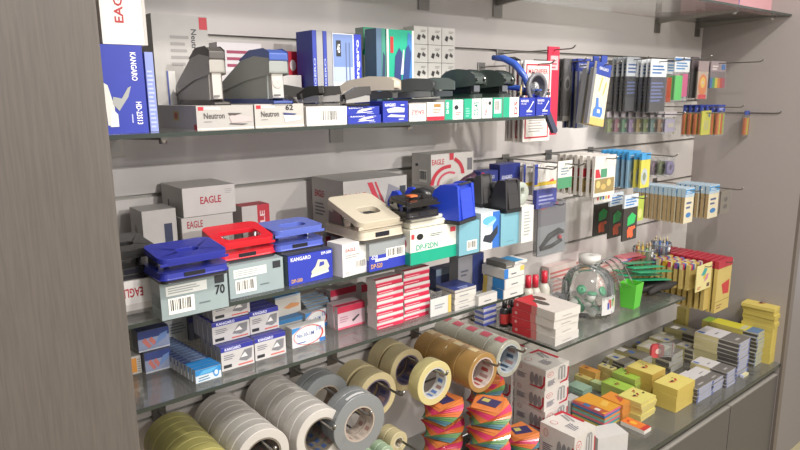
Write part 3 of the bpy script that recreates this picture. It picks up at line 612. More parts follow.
dispenser('smoky dark tape dispenser between the blue and the black one', pd.x + wd_ / 2, pd.y, dz8, wd_ * .85, .07, alongv(pd, Vector((0, 0, 1)), 176), '474646', rz=0)
# black open punch with purple handle leaning behind the blue dispenser
t = thing('handheld_punch', 'black heavy punch with a purple tinted lever behind the blue dispenser', 'hole punch', (XU(455, -.17, Z2).x, -.16, Z2 + .0005), .2)
a = MB(); a.box(-.03, -.012, 0, .03, .05, .085, PL('2a2829')); a.build('base', t, bevel=.004)
a = MB(); a.tube([(-.02, 0, .085), (0, -.008, .105), (.03, -.02, .125), (.05, -.03, .135)], [.012, .011, .010, .009], PL('4a3040', .25), 10); a.build('lever', t)
a = MB(); a.ring([(.0001, -.03), (.022, -.03), (.022, .03), (.0001, .03)], PL('252425'), 'x', 20, Matrix.Translation((-.01, .01, .085))); a.build('pivot', t)
m = MB(); m.ring([(.0001, -.006), (.022, -.006), (.026, -.003), (.026, .004), (.0001, .006)], PL('9aa096', .4), 'y', 28); m.box(-.004, -.0075, .006, .004, -.0062, .014, PL('5c6058'))
do = m.build('tape_reel'); do.location = (c10.x - .004, c10.y - d10 / 2 + .02, Z2 + h10 + .0262); tag(do, 'grey green plastic disc standing at the right end of the middle shelf', 'reel')

# boxes behind, near the wall on the middle shelf
wbx = [('l', 'F', .1, .3, .5, .8, 5, 'a4a09c'), ('r', 'F', .74, .62, .9, .82, '2c3c6a')]
carton('punch_box', 'small grey white box with a dark square, behind the black punch', 'box', Z2, 148, 181, 212, 'b4b0ac', [('r', 'F', .62, .52, .86, .8, '343a52'), ('p', 'L', [(.1, .3), (.5, .2), (.7, .5), (.4, .8)], '77726e')], y=-.115, uL=136)
o, ca, wa, da, ha = carton('punch_box', 'whitish box with small print, lower of two by the wall', 'box', Z2, 186, 236, 219, 'bdb9b5', [('t', 'F', 'EAGLE', .1, .82, .4, .94, 'a04048'), ('b', 'F', .6, .3, .9, .6)], y=-.125, uL=165)
carton('punch_box', 'whitish box with red lettering on top of another by the wall', 'box', Z2 + ha + .001, 184, 236, 189, 'c3bfbb', [('t', 'F', 'EAGLE', .32, .4, .72, .66, 'a8283a'), ('r', 'L', .3, .2, .36, .5, '3a3a3a'), ('l', 'F', .8, .7, .95, .9, 3, 'a8a4a0')], y=-.125, uL=163)
carton('punch_box', 'red and white box behind the red punch', 'box', Z2, 245, 272, 207, 'b83440', [('r', 'F', 0, 0, .55, 1, 'bdb6b2'), ('t', 'F', 'EAGLE', .64, .3, .82, .9, 'e4c8c8', 90), ('r', 'L', 0, 0, 1, 1, 'c0b9b5')], y=-.12, uL=236)
carton('punch_box', 'large white box with red stripes and slanted pictures behind the beige punch', 'box', Z2, 345, 407, 182, 'b9b5b0',
   [('t', 'F', 'EAGLE', .0, .64, .34, .82, 'b0303c'), ('p', 'F', [(.36, .95), (.44, .95), (.62, .5), (.54, .5)], 'c04450'), ('p', 'F', [(.47, .95), (.5, .95), (.68, .5), (.64, .5)], 'c04450'), ('p', 'F', [(.6, .5), (.85, .45), (.9, .8), (.7, .9)], '8a8890'), ('r', 'F', .88, .55, .98, .85, '3c3f48'),
    ('t', 'L', 'EAGLE', .1, .72, .4, .82, 'b0303c'), ('l', 'L', .1, .45, .45, .66, 4, '6a6a70'), ('r', 'L', .62, .3, .74, .45, '4a4e5c'), ('r', 'L', .82, .3, .88, .42, '2e3038'), ('e', 'L', .68, .22, .05, .03, '3a3a40'), ('r', 'T', 0, 0, 1, 1, 'b0aca7')], y=-.15, uL=314)
carton('punch_box', 'red and white corner of a box between the light blue and beige punches', 'box', Z2, 322, 336, 232, 'b9b2ae', [('r', 'F', .3, .5, .9, .8, 'b84450')], y=-.175, d=.02)
o, cb, wb, db, hb_ = carton('punch_box', 'white carton lower of two stacked behind the small black punch', 'box', Z2, 431, 472, 187, 'b9b5b0', [('l', 'F', .1, .2, .9, .8, 5, 'a09c98')], y=-.115, uL=412)
carton('punch_box', 'white carton with sweeping red arcs and red lettering, top of its stack', 'box', Z2 + hb_ + .001, 431, 473, 155, 'c2bdb8',
   [('t', 'F', 'EAGLE', .02, .66, .3, .84, 'b0303c'), ('r', 'F', .42, .78, .52, 1, 'b83040'), ('b', 'L', .4, .1, .8, .5), ('r', 'F', .85, .4, .97, .8, '6c6a70'), ('l', 'L', .2, .6, .4, .8, 1, '2e3038')] + arcband('F', .42, .0, .36, .44, 85, 178, 'b83040', 1, 1.45) + arcband('F', .42, .0, .24, .29, 60, 178, 'c05060', 1, 1.45) + arcband('F', .36, .3, .34, .42, 0, 62, 'b83040', 1, 1.5), y=-.115, uL=412)
carton('marker_box', 'dark blue flat box with a white logo behind the tape dispensers', 'box', Z2, 480, 497, 172, '2f3a86', [('t', 'F', 'KANGARO', .2, .82, .8, .9, 'd0d4ea'), ('r', 'F', .05, .9, .2, .98, 'c03040')], y=-.08, d=.04)
carton('marker_box', 'dark blue box with a red sticker behind the black dispenser', 'box', Z2, 499, 519, 165, '2f3a86', [('t', 'F', 'KANGARO', .1, .7, .6, .78, 'd0d4ea'), ('r', 'F', .6, .5, .9, .62, 'd0503a'), ('r', 'F', .05, .55, .5, .62, 'a8b0dc')], y=-.08, d=.04)

# ================================================================== SHELF 3
pinks = [('r', 'F', 0, .0, 1, .52, 'bf2446'), ('l', 'F', .05, .14, .8, .34, 1, 'e0b4bc'), ('r', 'F', 0, .52, 1, .62, 'cf8a96')]
def stack(name, label, cat, n, z, uF, uR, v, vT, col, items, group, words=None, jit=.0015, jr=.02, toplab=None, **k):
    """n equal boxes piled up between the shelf and image row vT"""
    c, w, d, h = geo(z, uF, uR, vT, v=v, **k); rz = k.get('rz', 0)
    hh = h / n; m = MB(); m.box(-w / 2, -d / 2, 0, w / 2, d / 2, hh - .0006, M(col, .45)); m.prints(w, d, hh - .0006, items)
    first = None; rnd = random.Random(int(uF * 7 + v)); out = []
    words = words or {1: ['only'], 2: ['bottom', 'top'], 3: ['bottom', 'middle', 'top'], 4: ['bottom', 'second lowest', 'second highest', 'top']}.get(n) or (['bottom', 'second lowest', 'third lowest', 'fourth lowest', 'fifth lowest', 'sixth lowest', 'seventh lowest', 'eighth lowest', 'ninth lowest', 'tenth lowest', 'eleventh lowest', 'twelfth lowest', 'thirteenth lowest', 'fourteenth lowest'][:n - 1] + ['topmost'])
    for i in range(n):
        L_ = Vector((c.x + rnd.uniform(-jit, jit), c.y + rnd.uniform(-jit, jit), z + i * hh + .0002)); r2 = rz + rnd.uniform(-jr, jr)
        lab = label.replace('#', words[i])
        if first is None: first = m.build(name, recalc=False); first.location = L_; first.rotation_euler = (0, 0, r2); tag(first, lab, cat, group); out.append(first)
        else: out.append(clone(first, L_, r2, lab))
    return out, c, w, d, h
stack('staple_box', '# box of the left pile of seven red banded staple boxes', 'box', 7, Z3, 377, 403, 330.5, 281, 'c9c3c0', pinks + [('r', 'T', 0, 0, 1, 1, 'b8b2b0'), ('r', 'T', 0, 0, 1, .3, 'c03048')], 'red banded staple boxes', uL=367.5)
stack('staple_box', '# box of the right pile of seven red banded staple boxes', 'box', 7, Z3, 404.5, 429.5, 321.5, 271.5, 'c9c3c0', pinks + [('r', 'T', 0, 0, 1, 1, 'b8b2b0'), ('r', 'T', 0, 0, 1, .3, 'c03048')], 'red banded staple boxes', uL=395)
pk = [('r', 'F', 0, .72, 1, 1, 'b82c48'), ('r', 'F', 0, 0, 1, .08, 'c8506a'), ('r', 'F', 0, .08, 1, .72, 'c4a8b0'), ('p', 'F', [(.5, .3), (.75, .5), (.8, .45), (.56, .22)], '3c3a40'), ('l', 'F', .08, .3, .4, .6, 3, 'a87888')]
carton('staple_box', 'pink and grey staple box standing in front, left of the red piles', 'box', Z3, 338, 365, 308, 'b8aeb0', pk + [('r', 'T', 0, 0, 1, 1, 'b83450')], v=330.5, uL=334)
for i in range(2):
    carton('staple_box', ['red banded staple box leaning right behind the pink and grey one', 'red banded staple box leaning furthest behind the pink and grey one'][i], 'box', Z3, 334 - i * 3.4, 361 - i * 3.4, 306 - i * 1.5, 'b8aeb0', pk, v=329 - i * 1.6, d=.012, rz=-.02)
for i, (uF, uR, v, vT) in enumerate([(331, 357, 314, 291), (325, 345, 311, 292), (320, 340, 309, 291), (362, 368, 312, 285)]):
    carton('staple_box', ['red topped staple box standing upright behind the pink one', 'pale staple box second behind the pink one', 'pale staple box third behind the pink one', 'narrow red edged box squeezed between pink box and red pile'][i], 'box', Z3, uF, uR, vT, 'b5aeac', pk[:1] if i else pk, v=v, d=.02)
kst = [('r', 'F', 0, .80, 1, 1, '2d3190'), ('t', 'F', 'KANGARO', .12, .83, .6, .96, 'dfe0f0'), ('r', 'F', 0, .0, 1, .8, 'bcb9b8'), ('p', 'F', [(.52, .3), (.7, .7), (.95, .72), (.92, .3), (.75, .2)], '77767a'), ('p', 'F', [(.58, .4), (.72, .6), (.8, .4)], 'd8d6d4'), ('l', 'F', .08, .45, .42, .7, 3, '6c6a74'), ('r', 'F', .06, .1, .3, .24, '2a2a30'), ('r', 'F', .5, .08, .95, .14, 'c05a50')]
def krow(label, z, uF, uR, v, vT, n, group, dd=.019):
    c, w, d, h = geo(z, uF, uR, vT, v=v, d=dd)
    m = MB(); m.box(-w / 2, -d / 2, 0, w / 2, d / 2, h, M('a9a6a8', .45)); m.prints(w, d, h, kst + [('r', 'T', 0, 0, 1, 1, '4a4c86'), ('r', 'T', 0, 0, 1, .5, '2d3190')])
    fst = None
    W_ = ['front', 'second from the front', 'third from the front', 'fourth from the front', 'rear', 'sixth']
    for i in range(n):
        L_ = Vector((c.x - i * .0006, c.y + i * (dd + .001), z + .0002)); lab = label.replace('#', W_[i] if i < n - 1 or n == 1 else 'rear')
        if fst is None: fst = m.build('staple_box', recalc=False); fst.location = L_; tag(fst, lab, 'box', group)
        else: clone(fst, L_, 0, lab)
    return h, c, w
hA, cA, wA = krow('# blue topped staple box of the lowest left row', Z3, 222, 254.5, 372, 349, 4, 'blue topped staple boxes')
krow('# blue topped staple box of the lowest right row', Z3, 255.5, 286, 361.5, 339.5, 4, 'blue topped staple boxes')
zz = Z3 + hA + .001
pB = S(213, 345.5, zz)
hB, cB, wB = krow('# blue topped staple box of the middle left row', zz, 213, 250, 345, 324, 4, 'blue topped staple boxes')
krow('# blue topped staple box of the middle right row', zz, 250.5, 279, 335, 313, 4, 'blue topped staple boxes')
zz2 = zz + hB + .001
krow('# blue topped staple box of the highest left row', zz2, 213, 250, 322, 301, 3, 'blue topped staple boxes')
# cyan leads boxes in a row going back
cy = [('r', 'F', 0, .55, 1, 1, '2f86c4'), ('r', 'F', 0, 0, 1, .55, 'c9d4dc'), ('p', 'F', [(.12, .3), (.5, .34), (.5, .42), (.12, .38)], '3a6a80'), ('p', 'F', [(.1, .1), (.55, .14), (.55, .22), (.1, .18)], '4a7aa0'), ('e', 'F', .8, .5, .12, .35, '3a8ac8'), ('e', 'F', .8, .5, .07, .2, 'd0dce4'), ('p', 'F', [(.1, .6), (.6, .62), (.9, .95), (.3, .9)], '5aaad8')]
c, w, d, h = geo(Z3, 196, 221.5, 371.5, v=384, d=.0115)
m = MB(); m.box(-w / 2, -d / 2, 0, w / 2, d / 2, h, M('b7b9ba', .45)); m.prints(w, d, h, cy + [('r', 'T', 0, 0, 1, 1, '2a78b8')])
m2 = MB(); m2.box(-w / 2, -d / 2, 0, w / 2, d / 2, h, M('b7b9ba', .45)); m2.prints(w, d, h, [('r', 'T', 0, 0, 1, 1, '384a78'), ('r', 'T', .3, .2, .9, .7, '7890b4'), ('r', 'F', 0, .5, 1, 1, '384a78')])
f1 = f2 = None
for i in range(14):
    L_ = Vector((c.x - i * .0013, c.y + i * .0127, Z3 + .0002))
    ordn = ['first', 'second', 'third', 'fourth', 'fifth', 'sixth', 'seventh', 'eighth', 'ninth', 'tenth', 'eleventh', 'twelfth', 'thirteenth', 'last'][i]
    lab = 'slim blue topped refill box, %s counting back from the cyan front one' % ordn
    if i < 3:
        if f1 is None: f1 = m.build('refill_box', recalc=False); f1.location = L_; tag(f1, 'bright cyan and white refill box at the front of the slim row', 'box', 'slim refill boxes in a row')
        else: clone(f1, L_, 0, lab)
    else:
        if f2 is None: f2 = m2.build('refill_box', recalc=False); f2.location = L_; tag(f2, lab, 'box', 'slim refill boxes in a row')
        else: clone(f2, L_, 0, lab)
blu = [('r', 'F', 0, .62, 1, 1, '2f3f7c'), ('r', 'F', 0, 0, 1, .62, '8a94b0'), ('p', 'F', [(.12, .5), (.22, .66), (.42, .2), (.32, .1)], 'c07068'), ('p', 'F', [(.32, .52), (.42, .66), (.6, .3), (.5, .2)], 'c07068'), ('p', 'F', [(.5, .2), (.9, .5), (.95, .8), (.7, .7)], '6a86b8'), ('r', 'F', 0, 0, 1, .06, 'c8ccd4')]
o, cc_, ww_, dd_, hh_ = carton('refill_box', 'blue box with red sticks pictured, lower of the pair by the grey panel', 'box', Z3, 146, 171.5, 354, '8a8c98', blu + [('r', 'T', 0, 0, 1, 1, '3a4260')], v=374, uL=141)
zq = Z3 + hh_ + .001
carton('refill_box', 'blue box with red sticks pictured, upper of the pair by the grey panel', 'box', zq, 139, 170, 333, '8a8c98', blu + [('r', 'T', 0, 0, 1, 1, '343a58')], v=353, uL=133)
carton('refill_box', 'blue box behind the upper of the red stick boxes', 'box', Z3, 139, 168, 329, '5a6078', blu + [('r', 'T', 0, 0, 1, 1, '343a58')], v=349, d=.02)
carton('refill_box', 'orange and white box half hidden by the grey panel', 'box', Z3, 130.5, 142, 358, 'c4bfb8', [('r', 'F', 0, .1, .62, .9, 'd8903a'), ('l', 'F', .68, .1, .95, .9, 6, '8a8a8a')], v=375.5, d=.05)
carton('refill_box', 'white box with blue print at the back left of the low shelf', 'box', Z3, 166, 190, 322, 'a4a7aa', [('l', 'F', .2, .4, .9, .9, 4, '6a7480')], v=345, d=.02)
for i in range(4):
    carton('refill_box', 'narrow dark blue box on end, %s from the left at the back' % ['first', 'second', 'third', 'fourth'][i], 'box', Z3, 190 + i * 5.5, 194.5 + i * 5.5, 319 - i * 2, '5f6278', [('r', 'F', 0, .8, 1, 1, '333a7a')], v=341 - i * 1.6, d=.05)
# orange-blue-white boxes
wf = [('r', 'F', 0, 0, 1, 1, 'c9cacb'), ('e', 'F', .5, .5, .46, .5, 'b8403a'), ('e', 'F', .48, .5, .42, .46, 'd2d2d2'), ('t', 'F', 'No.10-1M', .14, .46, .66, .66, '3a5a9a'), ('l', 'F', .14, .16, .5, .28, 1, '2a5a9c'), ('t', 'F', '10', .74, .6, .9, .84, '5a86b8'), ('r', 'F', .82, 0, 1, .2, '2f6aac'), ('p', 'F', [(0, .7), (0, 1), (.3, 1)], '3a80bc')]
carton('staple_box', 'white box with a red ring and blue corners, standing out in front', 'box', Z3, 292.5, 325, 329.5, 'c4c3c1', wf, v=349, d=.022)
carton('staple_box', 'second white box with red ring and blue print, behind the front one', 'box', Z3, 306, 328, 314, 'b0b4b8', wf, v=332, d=.022, rz=.1)
for i in range(5):
    carton('staple_box', 'white and pale blue box in the slanting row, %s from its back end' % ['first', 'second', 'third', 'fourth', 'fifth'][i], 'box', Z3, 300 + i * 2.2, 326 + i * 1.2, 297 + i * 3.0, 'aeb1b4', [('r', 'F', 0, .86, 1, 1, '6e90b0'), ('r', 'T', 0, 0, 1, 1, 'b4b6b8')], v=313 + i * 3.6, d=.012)
o, cf, wf_, df, hf = carton('staple_box', 'white box with blue top under the finger picture box', 'box', Z3, 277, 303, 322, 'b4b4b2', [('r', 'T', 0, 0, 1, 1, '3a7ab0'), ('r', 'F', 0, .75, 1, 1, '3a7ab0')], v=338, d=.05)
carton('staple_box', 'box picturing a tan finger pointing, edged in blue', 'box', Z3 + hf + .001, 276, 301, 299, '9aa2ac', [('r', 'F', 0, 0, 1, .9, 'c2bdb4'), ('p', 'F', [(.3, .4), (.6, .6), (.95, .5), (.9, .35), (.5, .3)], 'c48a5a'), ('r', 'T', 0, 0, 1, 1, '3a80b4')], v=318, d=.05, rz=.05)
# right part of shelf 3
o, cg, wg, dg_, hg = carton('refill_box', 'white box with blue print on top, leaning on the red pile', 'box', Z3, 430.5, 451, 300, 'c4c4c2', [('r', 'T', 0, 0, 1, 1, 'a9aeb4'), ('r', 'T', .5, .1, 1, .4, '3f78b0'), ('r', 'F', .85, 0, 1, 1, 'c8b060'), ('l', 'F', .2, .4, .7, .7, 2, '8a9098')], v=317.5, uL=430, )
a_, ch_, *_ = stack('refill_box', '# long white boxed refill of the three by the blue book', 'box', 3, Z3, 455, 476, 311.5, 294, 'c4c1bb', [('l', 'F', .2, .3, .8, .7, 1, '8a8a90'), ('r', 'T', 0, 0, 1, 1, 'b0aca8'), ('r', 'L', 0, 0, 1, .2, '9a9894')], 'three long white boxes', uL=442)
carton('refill_box', 'long dark blue topped box crowning the three long white ones', 'box', Z3 + alongv(S(455, 311.5, Z3), Vector((0, 0, 1)), 294) + .001, 455, 476, 291, 'b8b4b0', [('r', 'T', 0, 0, 1, 1, '34407c'), ('l', 'T', .3, .05, .8, .3, 2, '9aa4d0')], v=294.5 if False else None, y=S(455, 311.5, Z3).y, uL=436)
carton('refill_box', 'dark blue and orange packet end at the back of the low shelf', 'box', Z3, 436, 459, 270, '4a5680', [('e', 'F', .8, .5, .12, .14, 'd0603a'), ('r', 'F', 0, .7, 1, 1, '8fa0b4')], v=292, d=.03)
carton('refill_box', 'large grey box with a blue end standing behind the white ones', 'box', Z3, 458, 483, 258, '8d8c92', [('r', 'F', .55, 0, 1, 1, '35427e'), ('l', 'F', .1, .5, .4, .7, 2, '5a5c68')], v=297, d=.03)
carton('staple_box', 'small white box with one dark stripe beside the blue and yellow pile', 'box', Z3, 478.5, 497, 297, 'c4c2bf', [('l', 'F', .3, .3, .8, .5, 1, '40464e'), ('r', 'T', 0, 0, 1, 1, 'b8b6b2')], v=306.5, uL=474)
wb3 = [('r', 'F', 0, 0, .04, 1, '9a9a98'), ('l', 'F', .35, .3, .8, .55, 1, '6a7078'), ('r', 'L', .45, 0, 1, 1, '2f7ec0'), ('r', 'L', 0, 0, .2, 1, 'd0b45a'), ('r', 'T', 0, 0, 1, 1, 'c0bebc')]
o_s, cj, wj, dj, hj = stack('staple_box', '# white box with blue side of the pile at the shelf end', 'box', 2, Z3, 503.5, 523.5, 300, 280, 'cbc9c6', wb3, 'white blue and yellow boxes at the shelf end', uL=483)
carton('staple_box', 'white box with yellow corner, upper level of the pile at the shelf end', 'box', Z3 + hj + .001, 504, 524, 270, 'cbc9c6', [('r', 'F', .8, .5, 1, 1, 'd0b45a'), ('r', 'F', 0, 0, .2, 1, '2f70b8'), ('l', 'F', .35, .3, .7, .6, 1, '6a7078')], y=cj.y - dj / 2, uL=482)
zt_ = Z3 + hj + alongv(XU(504, cj.y - dj / 2, Z3 + hj + .001), Vector((0, 0, 1)), 270) + .002
carton('staple_box', 'dark grey flat box lying on the pile at the shelf end', 'box', zt_, 506, 514, 264, '6c6a66', [('l', 'F', .1, .3, .9, .6, 1, 'b8b4ae'), ('r', 'T', 0, 0, 1, 1, '7c7a76')], y=cj.y - dj / 2, uL=486)
carton('staple_box', 'bright blue topped flat box beside the dark grey one on the pile', 'box', zt_, 515, 527, 262, 'cbc9c6', [('l', 'F', .2, .3, .8, .6, 1, '6a7078'), ('r', 'T', 0, 0, .7, 1, '3f96cc')], y=cj.y - dj / 2 + .01, uL=500)
# ================================================================== TAPE ROLLS ON PEGS (below the low shelf)
def peg(label, x, z, ytip, name='display_hook', r=.0028, group=None, up=.012, col='8f8d8a'):
    t = thing(name, label, 'hook', (x, 0, z), 0, group)
    a = MB(); a.box(-.014, -.004, -.018, .014, -.0006, .012, MT(col, .4)); a.build('back_plate', t, bevel=.001)
    a = MB(); n = 4
    pts = [(0, -.003, 0), (0, ytip * .5, 0), (0, ytip + .012, 0), (0, ytip + .004, .002), (0, ytip, .006), (0, ytip - .002, up)]
    a.tube(pts, r, MT(col, .3), 8); a.sphere(pts[-1], r * 1.15, MT('d8d8d4', .2), seg=8); a.build('rod', t)
    return t
def roll(label, x, yf, zpeg, R, r, w, col, core='8a7a6e', cat='tape roll', group=None, pr=None, lab=None, rough=.4, name='tape_roll', glossy=False, printcol='5a6a90', pegr=.0028):
    """roll hanging on a peg: hole top rests on the peg; front face at yf"""
    t = thing(name, label, cat, (x, yf, zpeg + pegr - (r - .0035) + .0002 - 0), 0, group)
    a = MB(); sk = M(col, rough, 'tape', vary=.03)
    a.ring([(r, 0), (R - .001, 0), (R, .0012), (R, w - .0012), (R - .001, w), (r, w)], sk, 'y', 48, smooth=False)
    a.build('tape', t)
    a = MB(); a.ring([(r - .0035, .0005), (r - .0002, .0005), (r - .0002, w - .0005), (r - .0035, w - .0005)], M(core, .5, 'cardboard'), 'y', 48, smooth=False)
    # printing round the inside of the core
    for i in range(14):
        a0 = 2 * math.pi * (i + .1) / 14; a1 = 2 * math.pi * (i + .65) / 14; rr_ = r - .0038
        y0, y1 = w * (.2 + .1 * (i % 2)), w * (.7 + .05 * (i % 3))
        a.add([(rr_ * math.cos(a0), y0, rr_ * math.sin(a0)), (rr_ * math.cos(a1), y0, rr_ * math.sin(a1)), (rr_ * math.cos(a1), y1, rr_ * math.sin(a1)), (rr_ * math.cos(a0), y1, rr_ * math.sin(a0))], [(0, 1, 2, 3)], M(printcol if i % 3 else '9a7a74', .5))
    a.build('core', t)
    if lab:
        a = MB(); vs = []; K = 6
        for i in range(K + 1):
            an = lab[0] + (lab[1] - lab[0]) * i / K; vs += [((R + .0006) * math.cos(an), w * lab[2], (R + .0006) * math.sin(an)), ((R + .0006) * math.cos(an), w * lab[3], (R + .0006) * math.sin(an))]
        a.add(vs, [(2 * i, 2 * i + 1, 2 * i + 3, 2 * i + 2) for i in range(K)], M(lab[4], .4), True); a.build('paper_label', t)
    return t
ZP = GR[5] + .009
def hx(u, y, z): return XU(u, y, z).x
ORD = ['frontmost', 'second', 'third', 'fourth', 'fifth', 'sixth', 'seventh', 'eighth', 'ninth', 'tenth']
def row(label, u, v, yf, n, R, r, w, col, gap=.001, group=None, tip=None, **k):
    zc = ZP - (r - .0035)
    x = XU(u, yf, zc).x
    for i in range(n):
        lab = label.replace('#', ORD[i] if i < n - 1 or n == 1 else 'rearmost'); kk = dict(k)
        if i and 'lab' in kk and not k.get('every'): kk.pop('lab')
        kk.pop('every', None)
        roll(lab, x + (0 if i % 2 else .0006), yf + i * (w + gap), ZP, R, r, w, col, group=group, **kk)
    peg('steel peg holding the ' + (group or 'rolls'), x, ZP, tip if tip is not None else yf - .05)
    return x
xg = row('# yellow green masking tape roll at the bottom left', 206, 456, -.235, 7, .053, .0385, .024, 'aca563', group='yellow green masking rolls', core='a89a7a')
xw1 = row('# white tape roll of the left white row', 263, 462, -.245, 8, .0555, .0385, .024, 'cdc8c2', group='white tape rolls of the left row', core='7d756a', printcol='4a5f8c')
xw2 = row('# white tape roll of the right white row', 321, 440, -.250, 9, .056, .0385, .024, 'cdc8c2', group='white tape rolls of the right row', core='7d756a', printcol='4a5f8c')
xd = XU(360, -.262, ZP - .035).x
for i, (yy, lb) in enumerate([(-.262, 'frontmost'), (-.236, 'second')]):
    roll('silver grey duct tape roll, %s on its peg' % lb, xd + .002 * i, yy, ZP, .0640, .0385, .024, '85888a', core='b9aca0', printcol='a79c92', lab=(1.3, 2.0, .2, .5, 'dcdcdc') if i == 0 else None, group='duct tape rolls', rough=.3)
for i, (yy, lb) in enumerate([(-.135, 'third'), (-.108, 'rearmost')]):
    roll('silver grey duct tape roll, %s on its peg' % lb, xd, yy, ZP, .0620, .0385, .024, '85888a', core='a09488', printcol='8f857c', group='duct tape rolls', rough=.3)
peg('steel peg holding the duct tape rolls', xd, ZP, -.30)
MK = 'c3b58c'
xb = XU(379, -.19, ZP - .035).x
roll('cream masking tape roll, front one of the pair left of the single roll', xb, -.185, ZP, .0535, .0385, .045, MK, core='6e6474', printcol='4a4a70', group='masking tape rolls')
roll('cream masking tape roll, back one of the pair left of the single roll', xb, -.130, ZP, .0535, .0385, .045, MK, core='6e6474', group='masking tape rolls')
peg('steel peg holding the left pair of masking tape rolls', xb, ZP, -.275)
xc = XU(433, -.215, ZP - .035).x
roll('pale yellow masking tape roll hanging alone at the front of its peg', xc, -.222, ZP, .0535, .0385, .034, 'd3c78f', core='cfd0cc', printcol='5a78b0', group='masking tape rolls')
roll('cream masking tape roll behind the pale yellow one', xc - .002, -.125, ZP, .0535, .0385, .045, MK, core='6e6474', printcol='44446a', group='masking tape rolls')
roll('cream masking tape roll furthest back on the pale yellow roll\'s peg', xc, -.072, ZP, .0535, .0385, .045, MK, core='6e6474', group='masking tape rolls')
peg('steel peg holding the pale yellow masking tape roll', xc, ZP, -.262)
row('# brown packing tape roll of the long brown row', 483, 374, S(483, 374, ZP - .035).y, 4, .0500, .0385, .050, 'a3804c', group='brown packing tape rolls', core='c8bab2', printcol='a85048', lab=(1.45, 1.75, .35, .95, 'c9b58a'), every=True, rough=.25)
row('# clear packing tape roll of the grey row by the clip boxes', 509, 360, S(509, 360, ZP - .035).y, 5, .0485, .0385, .050, 'a3a397', group='clear packing tape rolls', core='aab2b8', printcol='4a5a70', lab=(1.5, 1.95, .15, .75, 'b8475a'), every=True, rough=.18)
# lower pegs
ZQ = GR[6] + .009
xs1 = XU(399, -.20, ZQ - .012).x
for i in range(2):
    roll(['small cream tape roll on the low peg, in front', 'small cream tape roll on the low peg, behind'][i], xs1, -.20 + i * .026, ZQ, .026, .0145, .024, 'c3b891', core='d0c8b0', printcol='b8b0a0', group='small cream tape rolls')
peg('steel peg through the small cream tape rolls', xs1, ZQ, -.315)
ZR = GR[6] - .02
for i, (u, tipu) in enumerate([(388, 0), (373, 1)]):
    x_ = XU(u, -.22, ZQ - .02).x
    for j in range(2):
        roll(['small green and clear tape roll, right pair, ', 'small green and clear tape roll, left pair, '][i] + ['front', 'back'][j], x_, -.215 + j * .02, ZQ - .006, .020, .0125, .018, '9fb59a', core='dfe2da', printcol='4a8a5a', group='small green tape rolls')
    peg(['bare ended steel peg through the right small green rolls', 'bare ended steel peg through the left small green rolls'][i], x_, ZQ - .006, -.30)

# ================================================================== TWISTED NOTE PAPER CUBES
def twist(label, x, y, z, s=.078, h=.0465, rz=0, cols=('56808c', '64905a', 'd06f3a', 'cc3f66', 'd07a44'), group='twisted rainbow note cubes'):
    t = thing('note_cube_pack', label, 'note paper pack', (x, y, z), rz, group)
    a = MB(); n = 10
    for k in range(n):
        a0 = .16 * k; z0 = h * k / n; z1 = h * (k + 1) / n
        c = cols[min(int(k * len(cols) / n), len(cols) - 1)]
        ss = s * (.90 + .1 * math.sin(math.pi * (k + .5) / n))
        m_ = M(c, .16, 'note_paper')
        lo = [(ss / 2 * sx, ss / 2 * sy) for sx, sy in ((1, 1), (-1, 1), (-1, -1), (1, -1))]
        q = lambda p, an, zz_: (p[0] * math.cos(an) - p[1] * math.sin(an), p[0] * math.sin(an) + p[1] * math.cos(an), zz_)
        vs = [q(p, a0, z0) for p in lo] + [q(p, a0 + .16, z1) for p in lo]
        a.add(vs, [(0, 1, 5, 4), (1, 2, 6, 5), (2, 3, 7, 6), (3, 0, 4, 7)], m_)
        a.add(vs, [(3, 2, 1, 0)], m_); a.add(vs, [(4, 5, 6, 7)], m_)
    a.build('paper_block', t, recalc=False)
    a = MB(); a.box(-.026, -.018, h + .0003, .024, .018, h + .0012, M('3a3560', .4), Matrix.Rotation(1.3, 4, 'Z')); a.box(.0, -.012, h + .0013, .018, .004, h + .0018, M('b8b06a', .4), Matrix.Rotation(1.3, 4, 'Z')); a.build('paper_label', t)
    return t
TA = XU(442, -.20, ZC); TB = XU(487, -.29, ZC)
first = twist('placeholder', TA.x, TA.y, ZC + .0005, rz=.2)
WD = ['bottom', 'second lowest', 'third lowest', 'third highest', 'second highest', 'top']
first['label'] = 'bottom rainbow note cube of the left twisted stack'
NA = 6
for i in range(1, NA): clone(first, (TA.x + .003 * math.sin(i * 2.1), TA.y + .003 * math.cos(i * 1.7), ZC + .0005 + i * .0485), .2 + .25 * math.sin(i * 1.9), WD[i] + ' rainbow note cube of the left twisted stack')
for i in range(6): clone(first, (TB.x + .003 * math.sin(i * 1.3), TB.y + .003 * math.cos(i * 2.7), ZC + .0005 + i * .0485), .5 + .25 * math.sin(i * 2.9 + 1), WD[i] + ' rainbow note cube of the right twisted stack')
TCc = XU(484, -.105, ZC)
for i in range(5): clone(first, (TCc.x, TCc.y, ZC + .0005 + i * .0485), .9 + .25 * math.sin(i * 2.3), ['lowest', 'second', 'third', 'fourth', 'topmost'][i] + ' orange note cube of the stack behind the right twisted one')
TD = XU(520, -.20, ZC)
for i in range(2): clone(first, (TD.x, TD.y, ZC + .0005 + i * .0485), 1.2 + .3 * math.sin(i * 2.3), ['lower', 'upper'][i] + ' orange and purple note cube beside the clip boxes')
# a row of the same hanging at far left edge
tag(MB().box(0, 0, 0, .02, .10, .30, M('a8322e', .45)).build('folder_box'), 'red box edge just showing by the grey panel at bottom left', 'box').location = (.236, -.16, .455)

